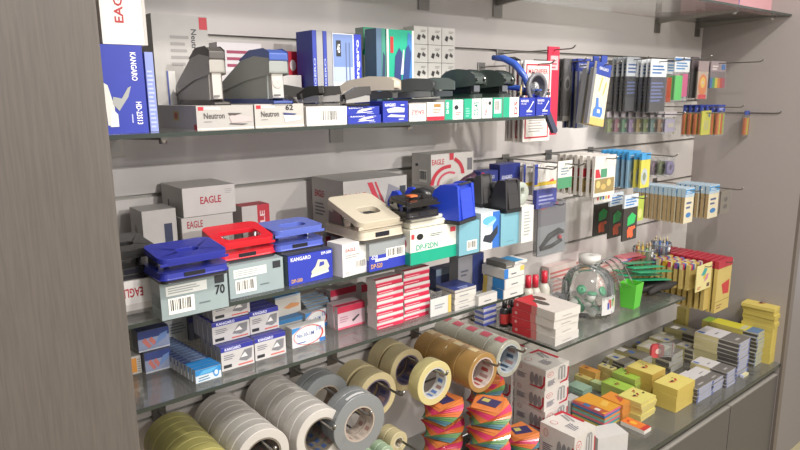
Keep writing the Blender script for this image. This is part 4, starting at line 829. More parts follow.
# ================================================================== PAPER CLIP BOXES ON THE COUNTER
cb_items = [('e', 'F', .20, .72, .13, .13, 'c04850'), ('e', 'F', .20, .72, .11, .11, 'd2cdc8'), ('l', 'F', .13, .68, .27, .78, 2, 'c04850'), ('l', 'F', .1, .18, .42, .46, 5, '4a4a66'),
            ('p', 'F', [(.62, .08), (.95, .08), (.99, .3), (.99, .75), (.94, .75), (.94, .3), (.88, .18), (.62, .14)], 'b8283c'), ('p', 'F', [(.54, .3), (.6, .3), (.6, .8), (.54, .8)], '9a9a9c'), ('p', 'F', [(.66, .25), (.72, .25), (.72, .85), (.66, .85)], '8a8a8e'), ('p', 'F', [(.78, .28), (.84, .28), (.84, .85), (.78, .85)], '9a9a9c'), ('p', 'F', [(.54, .8), (.60, .92), (.78, .92), (.84, .85), (.72, .85), (.64, .82)], '9a9a9c'),
            ('e', 'L', .18, .78, .07, .11, 'c04850'), ('e', 'L', .18, .78, .058, .095, 'c8c3be'), ('l', 'L', .10, .25, .40, .52, 5, '5a586c'),
            ('p', 'L', [(.52, .04), (.9, .04), (.99, .3), (.99, .7), (.94, .7), (.93, .3), (.84, .13), (.52, .1)], 'b8283c'), ('e', 'L', .58, .42, .07, .3, '8e8c8c'), ('e', 'L', .72, .4, .07, .3, '86868a'), ('e', 'L', .85, .42, .06, .28, '8e8c8c'), ('e', 'L', .58, .4, .04, .22, 'b8b4b0'), ('e', 'L', .72, .38, .04, .22, 'b8b4b0')]
def tp(face):   # printing for a top face
    return [('e', 'T', .25, .75, .1, .1, 'c04850'), ('e', 'T', .25, .75, .085, .085, 'd2cdc8'), ('l', 'T', .3, .2, .6, .5, 6, '5a586c'), ('p', 'T', [(.9, .3), (1, .3), (1, 1), (.6, 1), (.6, .93), (.9, .9)], 'b8283c'), ('p', 'T', [(.62, .55), (.68, .55), (.8, .85), (.74, .88)], '8e8c8c'), ('p', 'T', [(.7, .45), (.76, .45), (.88, .8), (.82, .83)], '9a9a9c')]
base = S(545, 452.5, ZC)
stk_, cc1, cw1, cd1, chh = stack('clip_box', '# white paper clip box with red corner of the tall pile', 'box', 4, ZC, 543, 566, 452.5, 371, 'd2cdc8', cb_items + tp('T'), 'paper clip boxes', uL=513, jit=.0015, jr=.03)
for i in range(4):
    clone(stk_[0], Vector((cc1.x - .012, cc1.y + cd1 + .006, ZC + i * (chh / 4) + .0003)), .03, ['bottom', 'second lowest', 'second highest', 'top'][i] + ' white paper clip box of the pile behind the tall one')
pf = PY(573, 438, -.345)
oz, cz, wz, dzz, hz = carton('clip_box', 'white paper clip box with a paper clip on its lid, standing out in front', 'box', ZC, 573, 594, 438, 'd2cdc8', cb_items + tp('T'), y=-.335, uL=539, rz=.0)
o, *_ = carton('memo_cube', 'clear wrapped block of plain white memo paper at the bottom', 'note paper pack', ZC, 597, 627, 439, 'c9c6c4', [('l', 'F', .1, .05, .95, .2, 1, '8a90c0')], y=-.335, d=.062, rz=-.38)
carton('memo_cube', 'small white wrapped block between clip boxes and coloured pads', 'note paper pack', ZC, 569, 578, 401, 'c4c2c0', [], v=415, d=.03)
# ================================================================== NOTE PADS ON THE COUNTER
def face(c1='33302c', c2='b8443a'):   # little printed mark on the pad cover
    return [('e', 'T', .42, .55, .07, .05, c1), ('p', 'T', [(.3, .62), (.38, .5), (.5, .45), (.42, .42), (.28, .52)], c2), ('p', 'T', [(.5, .5), (.62, .62), (.68, .58), (.56, .44)], c2), ('p', 'T', [(.56, .7), (.66, .66), (.64, .72)], c1)]
def pads(label, n, uF, uR, v, vT, col, uL=None, items=(), group='note pads on the counter', name='sticky_note_pad', side=None, z=ZC, **k):
    it = list(items)
    if side: it = [('r', 'F', 0, 0, 1, 1, side), ('r', 'L', 0, 0, 1, 1, side)] + it
    return stack(name, label, 'note pad', n, z, uF, uR, v, vT, col, it, group, uL=uL, **k)
Y_ = 'd6c772'; Y2 = 'cdbb62'
pads('# yellow pad of the square pile beside the grey booklets', 3, 675.5, 693, 413, 390, Y_, 652, face(), side='c9b25c', group='square yellow pads', jr=.01)
pads('# yellow pad of the square pile behind it, further left', 4, 651, 664, 397, 375, Y_, 625.5, face(), side='c8a957', group='square yellow pads', jr=.01)
pads('# yellow pad of the front yellow pile with small pictures', 6, 640, 655, 422, 404, 'd4cb76', 617, face('33302c', '9a3a34') + [('p', 'T', [(.6, .8), (.8, .84), (.7, .7)], 'a8503a'), ('p', 'T', [(.75, .45), (.92, .5), (.85, .38)], '33302c')], side='cfc077', group='yellow pads with small pictures', jr=.05, jit=.003)
# rainbow layered block
rc = ['c8b45a', '3fa0a8', 'd86a78', '6fb0a0', 'e08a4a', '3f7fae', 'cf6a8a']
c, w, d, h = geo(ZC, 604, 620, 414.5, v=430, uL=572)
frst = None
for i in range(7):
    m = MB(); hh = h / 7; m.box(-w / 2, -d / 2, 0, w / 2, d / 2, hh - .0004, M(rc[i], .45))
    if i == 6: m.prints(w, d, hh, [('r', 'T', 0, 0, 1, 1, 'd69a34'), ('p', 'T', [(0, .1), (.3, 0), (.3, .5), (.1, 1), (0, 1)], 'b05a3a'), ('r', 'T', .02, .5, .2, .7, '3a6a9a'), ('r', 'T', .05, .2, .2, .35, 'd8d0c8'), ('p', 'T', [(.5, .2), (.9, .3), (.9, .5), (.5, .4)], 'dcb050')])
    o = m.build('coloured_note_pad', recalc=False); o.location = c + Vector((.002 * math.sin(i * 2), 0, i * hh + .0003)); o.rotation_euler = (0, 0, .015 * math.sin(i * 3))
    tag(o, ['mustard', 'teal', 'pink', 'pale green', 'orange', 'blue', 'rose'][i] + ' layer of the rainbow pad block with the orange cover, ' + ['lowest', 'second', 'third', 'fourth', 'fifth', 'sixth', 'topmost'][i] + ' of seven', 'note pad', 'rainbow pad block')
pads('# orange covered pad right of the rainbow block', 4, 622, 632, 422, 405.5, 'd88c38', 600, [('p', 'T', [(.2, .2), (.8, .3), (.7, .7)], 'b8503a')], side='c98a48', group='orange covered pads')
pads('# little tab pad with a red and orange cover lying alone', 1, 644.5, 651.5, 435, 431, 'dcd6cc', 621, [('r', 'T', 0, 0, 1, 1, 'd87838'), ('r', 'T', 0, 0, 1, .2, 'b83434'), ('e', 'T', .5, .6, .2, .15, 'e0b040'), ('p', 'T', [(.2, .75), (.5, .9), (.6, .8)], 'b83434')], group='tab pads')
pads('# green pad of the front green pile', 3, 625, 634, 404, 391, '9cc04c', 601, face('2e4020', 'a8483a'), side='a9b860', group='green pads')
pads('# green pad of the rear green pile', 3, 634, 643, 396, 380, '9cc04c', 612, face('2e4020', 'a8483a'), side='a9b860', group='green pads')
pads('# salmon pad of the pile beside the green pads', 3, 640, 648, 392, 377, 'd99a74', 620, face('3a3030', 'a84040'), side='d0a878', group='salmon pads')
pads('# bright orange pad of the pile near the wall', 4, 595, 600, 385, 373, 'e0a04c', 574, face('3a3020', 'a84040'), side='d0a45a', group='bright orange pads')
pads('# pale yellow pad of the low pile near the wall', 2, 588, 593, 386, 380, 'd4cc84', 568, face(), side='c8bd78', group='pale yellow pads near the wall')
pads('# pale teal pad behind the rainbow block', 2, 583, 592, 396, 391, '9ab8a4', 567, (), side='8fa898', group='pale teal pads')
pads('# mint pad between the teal and the green pads', 2, 603, 608, 393, 386, 'b4c894', 590, (), side='b0b884', group='mint pads')
pads('# cream pad with curled cover beside the orange pile', 5, 611, 616, 386, 370, 'cfc486', 597, [('p', 'T', [(.1, .2), (.9, .1), (.8, .4)], '5a5a50'), ('r', 'T', .5, .6, .75, .8, '3a5f9e')], side='c2b070', group='cream pads beside the orange pile', jr=.08)
# booklets with white and grey covers
bk = [('r', 'T', 0, 0, 1, 1, 'c7c4c4'), ('r', 'T', .62, 0, 1, 1, '6d6a68'), ('r', 'T', .08, .78, .26, .98, '3a63a8'), ('l', 'T', .12, .3, .5, .4, 1, '6d6a70'), ('r', 'T', .7, .2, .74, .7, 'a8a6a4'), ('r', 'F', 0, .15, 1, .85, 'a7aabc'), ('r', 'F', 0, .15, .1, .85, '5a6aa0'), ('r', 'L', 0, 0, 1, 1, 'c2b98c'), ('r', 'L', .55, .0, 1, .5, '54504e')]
def books(label, n, uF, uR, v, vT, uL, group, it=bk, **k):
    return stack('tab_booklet', label, 'booklet', n, k.pop('z', ZC), uF, uR, v, vT, 'b9b6ae', it, group, uL=uL, **k)
def bookset(label, n, uF, v, vT, uL, uR, group, turned=.0, **k): return books(label, n, uF, uR, v, vT, uL, group, **k)
bkF = [('r', 'T', 0, 0, 1, 1, 'c7c4c6'), ('r', 'T', 0, 0, 1, .42, '6d6a68'), ('r', 'T', .05, .80, .2, .96, '3a63a8'), ('l', 'T', .3, .6, .7, .68, 1, '6d6a70'), ('r', 'T', .3, .12, .6, .18, 'a8a6a4'), ('r', 'F', 0, .1, 1, .9, 'a3a6ba'), ('r', 'F', .0, .1, .08, .9, '4a5a98'), ('r', 'F', .9, .1, 1, .9, '4a5a98'), ('r', 'L', 0, 0, .55, 1, 'c2b98c'), ('r', 'L', .55, .0, 1, .8, '54504e')]
books('# white and grey tab booklet of the pile right of the yellow pads', 4, 696, 712, 404, 389, 668, 'booklets right of the yellow pads', bkF, jit=.002)
books('# white and grey tab booklet of the pile in the middle of the counter', 5, 725.5, 735, 388.5, 373, 690, 'booklets in the middle of the counter', bkF, jit=.002)
books('# white and grey tab booklet of the pile between the others at the front', 4, 711, 724, 395, 382, 684, 'booklets between the others', bkF, jit=.002)
o_, cbk, wbk, dbk, hbk = books('# cream sided tab booklet of the tall pile', 8, 735.5, 747, 377.5, 344, 692, 'booklets of the tall pile', bkF, jit=.002)
m = MB(); m.box(-.022, -.006, 0, .022, .006, .009, M('cfcaa0', .5)); m.box(-.0225, -.0065, .002, -.015, .0065, .0095, M('b8bcd8', .4))
p_ = S(747, 377, ZC); o = m.build('tab_strip'); o.location = (p_.x, p_.y + .01, ZC + .0003); tag(o, 'cream tab strip lying at the counter front by the booklets', 'tab strip')
yg = lambda top: [('r', 'T', 0, 0, 1, 1, top), ('r', 'T', 0, 0, 1, .25, '5a78a0'), ('r', 'T', .1, .3, .9, .4, 'b8b8a0'), ('r', 'F', 0, .1, 1, .9, 'a9a98e'), ('r', 'F', 0, .1, .1, .9, '4a6a98'), ('r', 'L', 0, 0, .7, 1, 'bdb060'), ('r', 'L', .7, 0, 1, .7, '4f4c40')]
books('# yellow topped tab booklet of the pile left of the tall yellow pads', 9, 754, 761.5, 367, 334, 708, 'yellow topped booklets', yg('c9c23c'), jit=.002)
books('# green topped tab booklet behind the tall cream pile', 9, 742, 749, 361, 331, 700, 'green topped booklets', yg('8fae3c'), jit=.002)
# tall pile of yellow pads by the side wall
c, w, d, h = geo(ZC, 769, 781, 312, v=364.5, uL=738)
n = 13; hh = h / n
m = MB(); m.box(-w / 2, -d / 2, 0, w / 2, d / 2, hh - .0005, M('c2b05a', .5)); m.prints(w, d, hh - .0005, [('r', 'T', 0, 0, 1, 1, 'cdbd70')])
f_ = None
for i in range(n):
    L_ = c + Vector((random.uniform(-.0015, .0015) - (.004 if i > 10 else 0), (.0 if i < 8 else -.004 * (i % 2)) , i * hh + .0003)); lab = 'plain yellow pad of the tall pile by the side wall, %s' % (['lowest', 'second', 'third', 'fourth', 'fifth', 'sixth', 'seventh', 'eighth', 'ninth', 'tenth', 'eleventh', 'twelfth'] + ['topmost'])[i]
    if f_ is None: f_ = m.build('sticky_note_pad', recalc=False); f_.location = L_; tag(f_, lab, 'note pad', 'tall pile of yellow pads')
    else: clone(f_, L_, random.uniform(-.02, .02), lab)
m = MB(); m.box(-w / 2 - .002, -d / 2 - .002, 0, w / 2 + .002, d / 2 + .002, .012, M('cbb964', .5)); m.prints(w, d, .012, face('402a24', 'a03430'), eps=.0008)
o = m.build('sticky_note_pad', recalc=False); o.location = (c.x - .012, c.y + .002, ZC + h + .0008); o.rotation_euler = (0, 0, .05); tag(o, 'thick yellow pad with a small picture crowning the tall pile', 'note pad')
# yellow boxes near the back of the counter
carton('pad_box', 'tan yellow box at the back of the counter, left of two', 'box', ZC, 684, 697, 309, '9c8f4e', [('r', 'T', 0, 0, 1, 1, '8a7d4a')], v=338, d=.07)
carton('pad_box', 'tan yellow box at the back of the counter, right of two', 'box', ZC, 722, 733, 311, 'a3964e', [('r', 'T', 0, 0, 1, 1, '8a7f52')], v=345, d=.10)
# loose spread of booklets at the back left of the counter
spread = [(606, 614, 369, 361, 583, .05), (624, 634, 374, 364, 596, -.06), (643, 652, 372, 359, 610, .04), (670, 682, 373, 356, 636, .0), (622, 632, 360, 353, 594, .12), (648, 658, 359, 349, 616, -.05), (674, 683, 359, 345, 648, .0), (692, 700, 364, 350, 672, .0), (694, 702, 349, 335, 664, -.0), (668, 674, 346, 338, 644, .0), (650, 656, 350, 343, 624, .15)]
bl = ['curled cream and grey booklet spread', 'grey edged booklet']
for i, (uF, uR, v, vT, uL, rz) in enumerate(spread):
    dark = i % 3 == 2
    it = [('r', 'T', 0, 0, 1, 1, 'bfbba4' if not dark else '77735f'), ('r', 'T', 0, 0, 1, .3, '77736c'), ('r', 'T', .1, .62, .6, .85, 'cfccc8'), ('r', 'T', .3, .38, .55, .55, '3563b0'), ('r', 'F', 0, .1, 1, .9, 'a9a9a4'), ('r', 'L', 0, 0, .6, 1, 'b3ab78'), ('r', 'L', .6, .0, 1, .7, '5a5650')]
    where = ['leftmost, nearest the bright orange pads', 'behind the cream pad pile', 'behind the left yellow pile', 'under the red reel', 'against the wall at the left', 'between wall and red reel', 'right behind the red reel', 'left of the tall cream pile', 'behind the tall cream pile on the left', 'close to the wall strip in the middle', 'slanted close to the wall strip'][i]
    stack('tab_booklet', '# tab booklet ' + where, 'booklet', 2 if v - vT < 8 else 3, ZC, uF, uR, v, vT, 'b3ae98', it, 'tab booklets spread at the back', uL=uL, rz=rz, jr=.08)
# red reel in a clear blister
t = thing('correction_tape', 'red round edged reel in a clear blister on the booklets', 'tape reel', (0, 0, 0))
pr = PY(657, 352, -.20); t.location = pr + Vector((0, 0, -.018)); t.rotation_euler = (0, 0, -.55)
a = MB(); a.prism(rr(.045, .046, .012, cy=.023), -.006, .006, PL('c04a52', .35), 'y'); a.ring([(.0001, -.0075), (.011, -.0075), (.011, -.006), (.0001, -.006)], PL('d8b8b4'), 'y', 24, Matrix.Translation((0, 0, .023))); a.build('reel', t, bevel=.001)
a = MB(); a.box(.0, -.009, .0, .06, .009, .05, PVC); a.build('clear_blister', t, bevel=.004)

# ================================================================== SHORT LOWER SHELF
o, *_ = stack('white_red_carton', '# white carton with red side of the pile at the shelf corner', 'box', 4, Z4, 554, 578, 347, 313, 'c9c5bf', [('r', 'T', 0, 0, 1, 1, 'c6bfb8'), ('p', 'T', [(0, .4), (.0, 1), (.7, 1), (.55, .85)], 'c03038'), ('e', 'T', .35, .55, .12, .2, '4a4a44'), ('e', 'T', .6, .75, .12, .16, '57463f'), ('r', 'L', 0, 0, .45, 1, 'bf2f38'), ('r', 'L', .45, 0, .58, 1, 'c47a76'), ('l', 'F', .3, .3, .8, .5, 1, 'a39f9a'), ('e', 'L', .1, .5, .03, .2, 'd8a0a0')], 'white cartons with red sides', uL=512, jit=.004, jr=.05)
m_ = stack('staple_box', '# white and blue flat box at the back corner of the short shelf', 'box', 4, Z4, 483.5, 496, 326.3, 304, 'b9b9c0', [('r', 'F', 0, .0, 1, .5, '4a56a8'), ('r', 'L', 0, 0, 1, .5, '5560a8'), ('l', 'F', .1, .6, .9, .8, 1, '8890c0')], 'white and blue flat boxes', d=.035, rz=.0)
# glue bottles
def bottle(label, u, v, y, h, r, body, cap, z=Z4, group='red capped bottles'):
    p = XU(u, y, z)
    t = thing('glue_bottle', label, 'bottle', (p.x, p.y, z + .0004), 0, group)
    a = MB(); a.ring([(.0001, 0), (r, 0), (r, h * .62), (r * .75, h * .7), (r * .4, h * .74), (.0001, h * .74)], PL(body, .3), 'z', 20); a.build('body', t)
    a = MB(); a.ring([(.0001, h * .742), (r * .55, h * .742), (r * .5, h), (.0001, h)], PL(cap, .3), 'z', 16); a.build('cap', t)
    a = MB(); a.ring([(r + .0004, h * .12), (r + .0004, h * .5)], M('c33a3a' if body == '2b2a2c' else 'b8b4a8', .4), 'z', 20, closed=False); a.build('paper_label', t)
    return t
for i, (u, y) in enumerate([(504, -.105), (512, -.115), (520, -.105), (512, -.07)]):
    bottle('black bottle with a red label at the left corner of the short shelf, ' + ['leftmost', 'second', 'rightmost', 'rear'][i], u, 0, y, .075, .013, '2b2a2c', '2b2a2c', group='black bottles with red labels')
for i, (u, y) in enumerate([(527, -.12), (534, -.13), (543, -.12)]):
    bottle('pale glue bottle with a red cap, ' + ['left', 'middle', 'right'][i] + ' of three by the wall', u, 0, y, .135, .017, 'b9b5aa', 'c02438')
# big plastic jar with a handle, full of green lidded pots
def jar():
    p = XU(587, -.185, Z4)
    t = thing('plastic_jar', 'large clear plastic jar with looped handle, green lids inside and a picture label', 'jar', (p.x, p.y, Z4 + .0005), 0)
    a = MB(); a.ring([(.0001, 0), (.066, 0), (.076, .012), (.078, .07), (.074, .100), (.055, .128), (.032, .140), (.030, .152)], BAG2, 'z', 36, closed=False); a.build('body', t, recalc=False)
    a = MB()
    for k in range(3):
        pts = [(.03 + .010 * k - .075 + .125 * i / 14.0, -.03 - .012 * k - .03 * i / 14.0, .150 - .075 * i / 14.0 + .045 * math.sin(math.pi * i / 14.0) + .006 * k) for i in range(15)]
        a2 = MB(); a2.tube(pts, .0022, BAG2, 6); a2.build('handle_loop', t)
    a = MB(); vs = []
    for i in range(9):
        an = -2.0 + 1.0 * i / 8; vs += [(.0775 * math.cos(an), .0775 * math.sin(an), .012), (.0775 * math.cos(an), .0775 * math.sin(an), .066)]
    a.add(vs, [(2 * i, 2 * i + 2, 2 * i + 3, 2 * i + 1) for i in range(8)], M('c9c8c6', .4), True)
    for k, (an0, z0, sx, sz, cc) in enumerate([(-1.75, .028, .09, .02, '3a4aa0'), (-1.62, .03, .07, .026, 'b83030'), (-1.5, .034, .07, .022, '3f9a4a'), (-1.36, .034, .07, .016, 'd0b030'), (-1.7, .046, .05, .012, 'b83030'), (-1.42, .048, .08, .010, '3a7a4a'), (-1.5, .014, .45, .005, '3a4aa0')]):
        an1 = an0 + sx; R_ = .0782
        a.add([(R_ * math.cos(an0), R_ * math.sin(an0), z0), (R_ * math.cos(an1), R_ * math.sin(an1), z0), (R_ * math.cos(an1), R_ * math.sin(an1), z0 + sz), (R_ * math.cos(an0), R_ * math.sin(an0), z0 + sz)], [(0, 1, 2, 3)], M(cc, .4))
    a.build('picture_label', t, recalc=False)
    a = MB(); a.ring([(.0001, .152), (.032, .152), (.032, .174), (.0001, .176)], PL('c4c2be', .35), 'z', 30); a.build('lid', t)
    pos = [(-.03, -.04, .016), (.02, -.045, .014), (-.045, .0, .018), (0, 0, .02), (.04, .01, .016), (-.01, .04, .02), (-.02, -.025, .055), (.03, -.02, .058), (-.005, .02, .06)]
    for i, (x, y, z) in enumerate(pos):
        q = thing('paint_pot', 'small white pot with a green lid inside the jar, ' + ['front left', 'front right', 'far left', 'centre', 'right', 'rear', 'upper left', 'upper right', 'upper rear'][i], 'pot', t.location + Vector((x, y, z)), 0, 'green lidded pots in the jar')
        q.rotation_euler = (.9 * math.sin(i * 2.1), .9 * math.cos(i * 1.3), i)
        b = MB(); b.ring([(.0001, -.012), (.011, -.012), (.013, .008), (.0001, .008)], PL('c8c8c2', .35), 'z', 16); b.build('pot', q)
        b = MB(); b.ring([(.0001, .0085), (.0145, .0085), (.0145, .014), (.0001, .014)], PL('1f8a5c', .3), 'z', 18); b.build('lid', q)
jar()
p = XU(566, -.17, Z4)
def bagc(a):
    for i in range(3): a.box(-.05 + .03 * i, -.02, .004 + .001 * i, -.025 + .03 * i, .01, .04, M(['b8b6bc', 'c8c4c2', 'a9a6b0'][i], .4))
shell('crumpled clear bag of small white things left of the jar', (XU(556, -.11, Z4).x, -.095, Z4 + .001), .085, .05, .085, 'clear_bag', 'bag', BAG, bagc)
carton('white_red_carton', 'white box with red flecks behind the big jar', 'box', Z4, 596, 622, 272, 'c9bcb4', [('l', 'F', .05, .2, .95, .9, 5, 'c88078'), ('r', 'T', 0, 0, 1, 1, 'cdb9b4'), ('l', 'T', .05, .1, .9, .9, 5, 'c07068')], y=-.12, uL=552)
carton('white_red_carton', 'white box with red print behind the red capped bottles', 'box', Z4, 548, 575, 268, 'c2b4ae', [('l', 'F', .05, .2, .95, .9, 5, 'b86a66'), ('r', 'T', 0, 0, 1, 1, 'c4b0ac')], y=-.035, d=.03)
# green cup
def cup():
    p = S(627, 317, Z4); 
    t = thing('pen_cup', 'bright lime green square plastic pen cup at the shelf edge', 'cup', (XU(630, -.245, Z4).x, -.245, Z4 + .0004), .12)
    a = MB(); wb, wt, h = .021, .027, .078; m_ = PL('58b83a', .35)
    def sq(s, z): return [(-s, -s, z), (s, -s, z), (s, s, z), (-s, s, z)]
    vs = sq(wb, 0) + sq(wt, h) + sq(wt - .0018, h) + sq(wb - .0016, .003)
    fs = [(0, 3, 2, 1)]
    for i in range(4):
        j = (i + 1) % 4; fs += [(i, j, 4 + j, 4 + i), (4 + i, 4 + j, 8 + j, 8 + i), (8 + i, 8 + j, 12 + j, 12 + i)]
    fs.append((12, 13, 14, 15)); a.add(vs, fs, m_); a.build('cup_body', t, bevel=.0006)
cup()
# green plastic folders fanned out
for i in range(6):
    m = MB(); m.box(-.12, -.014, 0, .10, .014, .003, PL(['1f9468', '28a374', '1c8a60'][i % 3], .3), Matrix.Rotation(.16, 4, 'Y'))
    o = m.build('plastic_comb', bevel=.001); p = XU(638, -.17, Z4 + .03); o.location = (XU(636, -.16, Z4 + .05).x + .008 * i, -.21 + .03 * (i % 3), Z4 + .045 + .0075 * i); o.rotation_euler = (0, 0, .04 * i - .1)
    tag(o, 'glossy green plastic strip of the fanned bundle, ' + ['lowest', 'second', 'third', 'fourth', 'fifth', 'topmost'][i], 'plastic strip', 'green plastic strips')
def blob(name, label, cat, loc_, pts, r, m):
    a = MB(); a.tube(pts, r, m, 12); o = a.build(name); o.location = loc_; tag(o, label, cat); return o
p = XU(658, -.20, Z4)
for i in range(4):
    m = MB(); m.tube([(-.09, .01 * i, 0), (-.04, .004, .004), (.02, -.004, .002), (.075, 0, 0)], [.008, .0115, .012, .007], M('2a2625', .7, 'fabric'), 10)
    o = m.build('black_pouch'); o.location = (p.x - .02, p.y - .03 + .022 * i, Z4 + .0125 + .0); tag(o, 'black soft pouch roll behind the green cup, ' + ['front', 'second', 'third', 'rear'][i], 'pouch', 'black pouches')
# wrapped bundle of small colourful packets
for i in range(7):
    m = MB(); m.box(-.05, -.02, 0, .05, .02, .006, M(['b03a4a', '3f5aa0', 'c8a0a4', 'b8323c', '5a6ab0', 'c06870', 'a83a48'][i], .35))
    p = XU(606 + 5.0 * i, -.08, Z4 + .09); o = m.build('small_packet', bevel=.001); o.location = (p.x - .01, -.075, Z4 + .064 + .0065 * (i % 3) + .001 * i); o.rotation_euler = (.0, .0, .2 * math.sin(i * 2)); tag(o, ['dark red', 'blue', 'pink', 'bright red', 'violet blue', 'rose', 'crimson'][i] + ' small packet in the heap behind the jar', 'packet', 'packets heaped behind the jar')
# pencil tubs
def tub(label, u, y, cols):
    y = -.075; p = XU(u, y, Z4); t = thing('pencil_tub', label, 'tub', (p.x, y, Z4 + .0005), 0)
    a = MB(); a.ring([(.0001, .0), (.034, 0), (.037, .10)], BAG2, 'z', 28, closed=False); a.build('tub_wall', t, recalc=False)
    a = MB(); a.ring([(.0365, .09), (.0385, .09), (.0385, .094), (.0365, .094)], PL('8a8e90', .3), 'z', 28); a.build('rim', t)
    for i in range(9):
        an = i * .7; x_, y_ = .022 * math.cos(an), .022 * math.sin(an); c_ = cols[i % len(cols)]
        q = thing('sharpener_stick', 'thin %s stick, %s, in the %s clear tub' % ({'c8a840':'yellow','5a8a50':'green','b8b4a8':'white','c05a40':'red','d0b870':'tan','3f66a8':'blue','b8bcc4':'pale','44609a':'mid blue','2f4a80':'navy','a8b4c8':'grey blue'}[c_], ['rightmost', 'right rear', 'rear', 'left rear', 'leftmost', 'left front', 'front', 'right front', 'innermost'][i], label.split()[0]), 'stick', t.location + Vector((x_, y_, .0035)), 0, 'sticks in the ' + label.split()[0] + ' tub')
        b = MB(); b.tube([(0, 0, 0), (-x_ * .0, 0, .098 + .004 * (i % 3))], .0042, PL(c_, .4), 8); b.build('barrel', q)
        b = MB(); b.tube([(0, 0, .099 + .004 * (i % 3)), (0, 0, .108 + .004 * (i % 3))], [.0042, .001], PL('d8c8a0'), 8); b.build('tip', q)
tub('left clear tub of yellow and green sticks on the short shelf', 642, -.12, ['c8a840', '5a8a50', 'b8b4a8', 'c05a40', 'd0b870'])
tub('right clear tub of blue and white sticks on the short shelf', 659, -.12, ['3f66a8', 'b8bcc4', '44609a', '2f4a80', 'a8b4c8'])
# ================================================================== HANGING GOODS
def hang(label_fn, name, cat, uF, w, ztop, h, yf, n, dy, build, group, zg, tip=None, peg_label=None, hx_off=0.5):
    """n packs on one peg; front pack's left edge over column uF at depth yf"""
    p = XU(uF, yf, ztop); xc = p.x + w * hx_off
    first = None
    for i in range(n):
        y = yf + i * dy; L_ = Vector((xc + .0012 * math.sin(i * 2.3), y, ztop))
        if first is None:
            first = thing(name, label_fn(i), cat, L_, 0, group); build(first, w, h)
        else: clone(first, L_, .03 * math.sin(i * 1.9), label_fn(i))
    if peg_label: peg(peg_label, xc, ztop - .004, tip if tip is not None else yf - .05, r=.0018, up=.008)
    return first, xc
def cardpack(cardcol, items=(), header=None, bag=None, content=None, thick=.0016, hh=.25, hitems=()):
    def b(t, w, h):
        hz = h * hh
        if header:
            a = MB(); a.box(-w / 2, -thick, -hz, w / 2, thick, .004, M(header, .4)); a.prints(w, 2 * thick, hz, hitems, off=(0, 0, -hz)); a.build('header_card', t, recalc=False)
            z1 = -hz
        else: z1 = .004
        if cardcol:
            a = MB(); a.box(-w / 2, -thick * .8, -h, w / 2, thick * .8, z1, M(cardcol, .45)); a.prints(w, 1.6 * thick, h + z1, items, off=(0, 0, -h)); a.build('backing_card', t, recalc=False)
        if content: a = MB(); content(a, w, h); a.build('contents', t, recalc=False)
        if bag: a = MB(); a.box(-w / 2 - .001, -bag, -h - .001, w / 2 + .001, bag, z1, BAG); a.build('clear_bag', t, recalc=False)
    return b
def nth(lab, names=None):
    W_ = names or ['front', 'second', 'third', 'fourth', 'fifth', 'sixth', 'seventh', 'eighth', 'ninth', 'tenth', 'eleventh', 'twelfth']
    return lambda i: lab.replace('#', W_[i])
def size(u0, u1, v0, v1, y):
    z = PY(u0, v0, y).z; return XU(u1, y, z).x - XU(u0, y, z).x, z, z - PY(u0, v1, y).z

# right of the staplers: cutter sets and cards on the top groove row
def rowof(label, name, cat, u0, u1, v0, v1, y, n, dy, build, group, peglab, tip=None, names=None):
    w, zt, h = size(u0, u1, v0, v1, y)
    return hang(nth(label, names), name, cat, u0, w, zt, h, y, n, dy, build, group, 0, tip, peglab)
rowof('# white booklet with a red frame hanging past the shelf end', 'magnifier_card', 'card', 524, 551, 62, 142, -.195, 5, .014,
      cardpack('d8d4cf', [('r', 'F', .06, .04, .94, .96, 'b02c3c'), ('r', 'F', .10, .06, .90, .94, 'd2cdc8'), ('t', 'F', 'MAGNIFIER', .14, .84, .86, .90, 'b02c3c'), ('l', 'F', .2, .12, .8, .36, 7, '9a9694')], thick=.003), 'white cards with red frames', 'black peg holding the white red framed cards')
t = thing('magnifying_glass', 'round grey rimmed magnifying glass with a dark blue handle hanging over the white card', 'magnifier', XU(536, -.215, 1.52), 0)
t.location = PY(537, 88, -.262)
a = MB(); a.ring([(.028, -.004), (.035, -.004), (.036, 0), (.035, .004), (.028, .004)], PL('75757a', .3), 'y', 40); a.build('rim', t)
a = MB(); a.ring([(.0001, -.002), (.0279, 0), (.0001, .002)], BAG2, 'y', 32, closed=False); a.build('lens', t, recalc=False)
a = MB(); a.prism(rr(.014, .095, .005), -.005, .005, PL('3f4458', .3), 'y', Matrix.Rotation(-.6, 4, 'Y') @ Matrix.Translation((0, 0, -.082))); a.build('handle', t, bevel=.001)
rowof('tall bright red card with a white label hanging beside the round magnifier', 'red_card', 'card', 548, 559, 48, 135, -.185, 1, .01,
      cardpack('c02a46', [('r', 'F', .2, .74, .9, .9, 'd0a8ac'), ('l', 'F', .25, .76, .8, .88, 3, 'b8485a')], thick=.003), None, 'black hooked peg through the red card', tip=-.25)
rowof('# dark blister with round blades behind the red card', 'blade_blister', 'blister pack', 564, 577, 60, 121, -.12, 2, .02,
      cardpack('6f6c6e', [('e', 'F', .3, .6, .24, .12, 'a8a6a6'), ('e', 'F', .3, .6, .14, .07, '5a585a'), ('r', 'F', .62, .78, .9, .88, '9a989a'), ('r', 'F', .62, .60, .9, .70, '8a888a'), ('r', 'F', .62, .42, .9, .52, '9a989a'), ('p', 'F', [(.5, .3), (.7, .3), (.98, .04), (.8, .02)], '3a3c42'), ('r', 'F', 0, 0, 1, .08, 'b8b4b0')], bag=.006), 'dark blade blisters', 'peg holding the dark blade blisters')
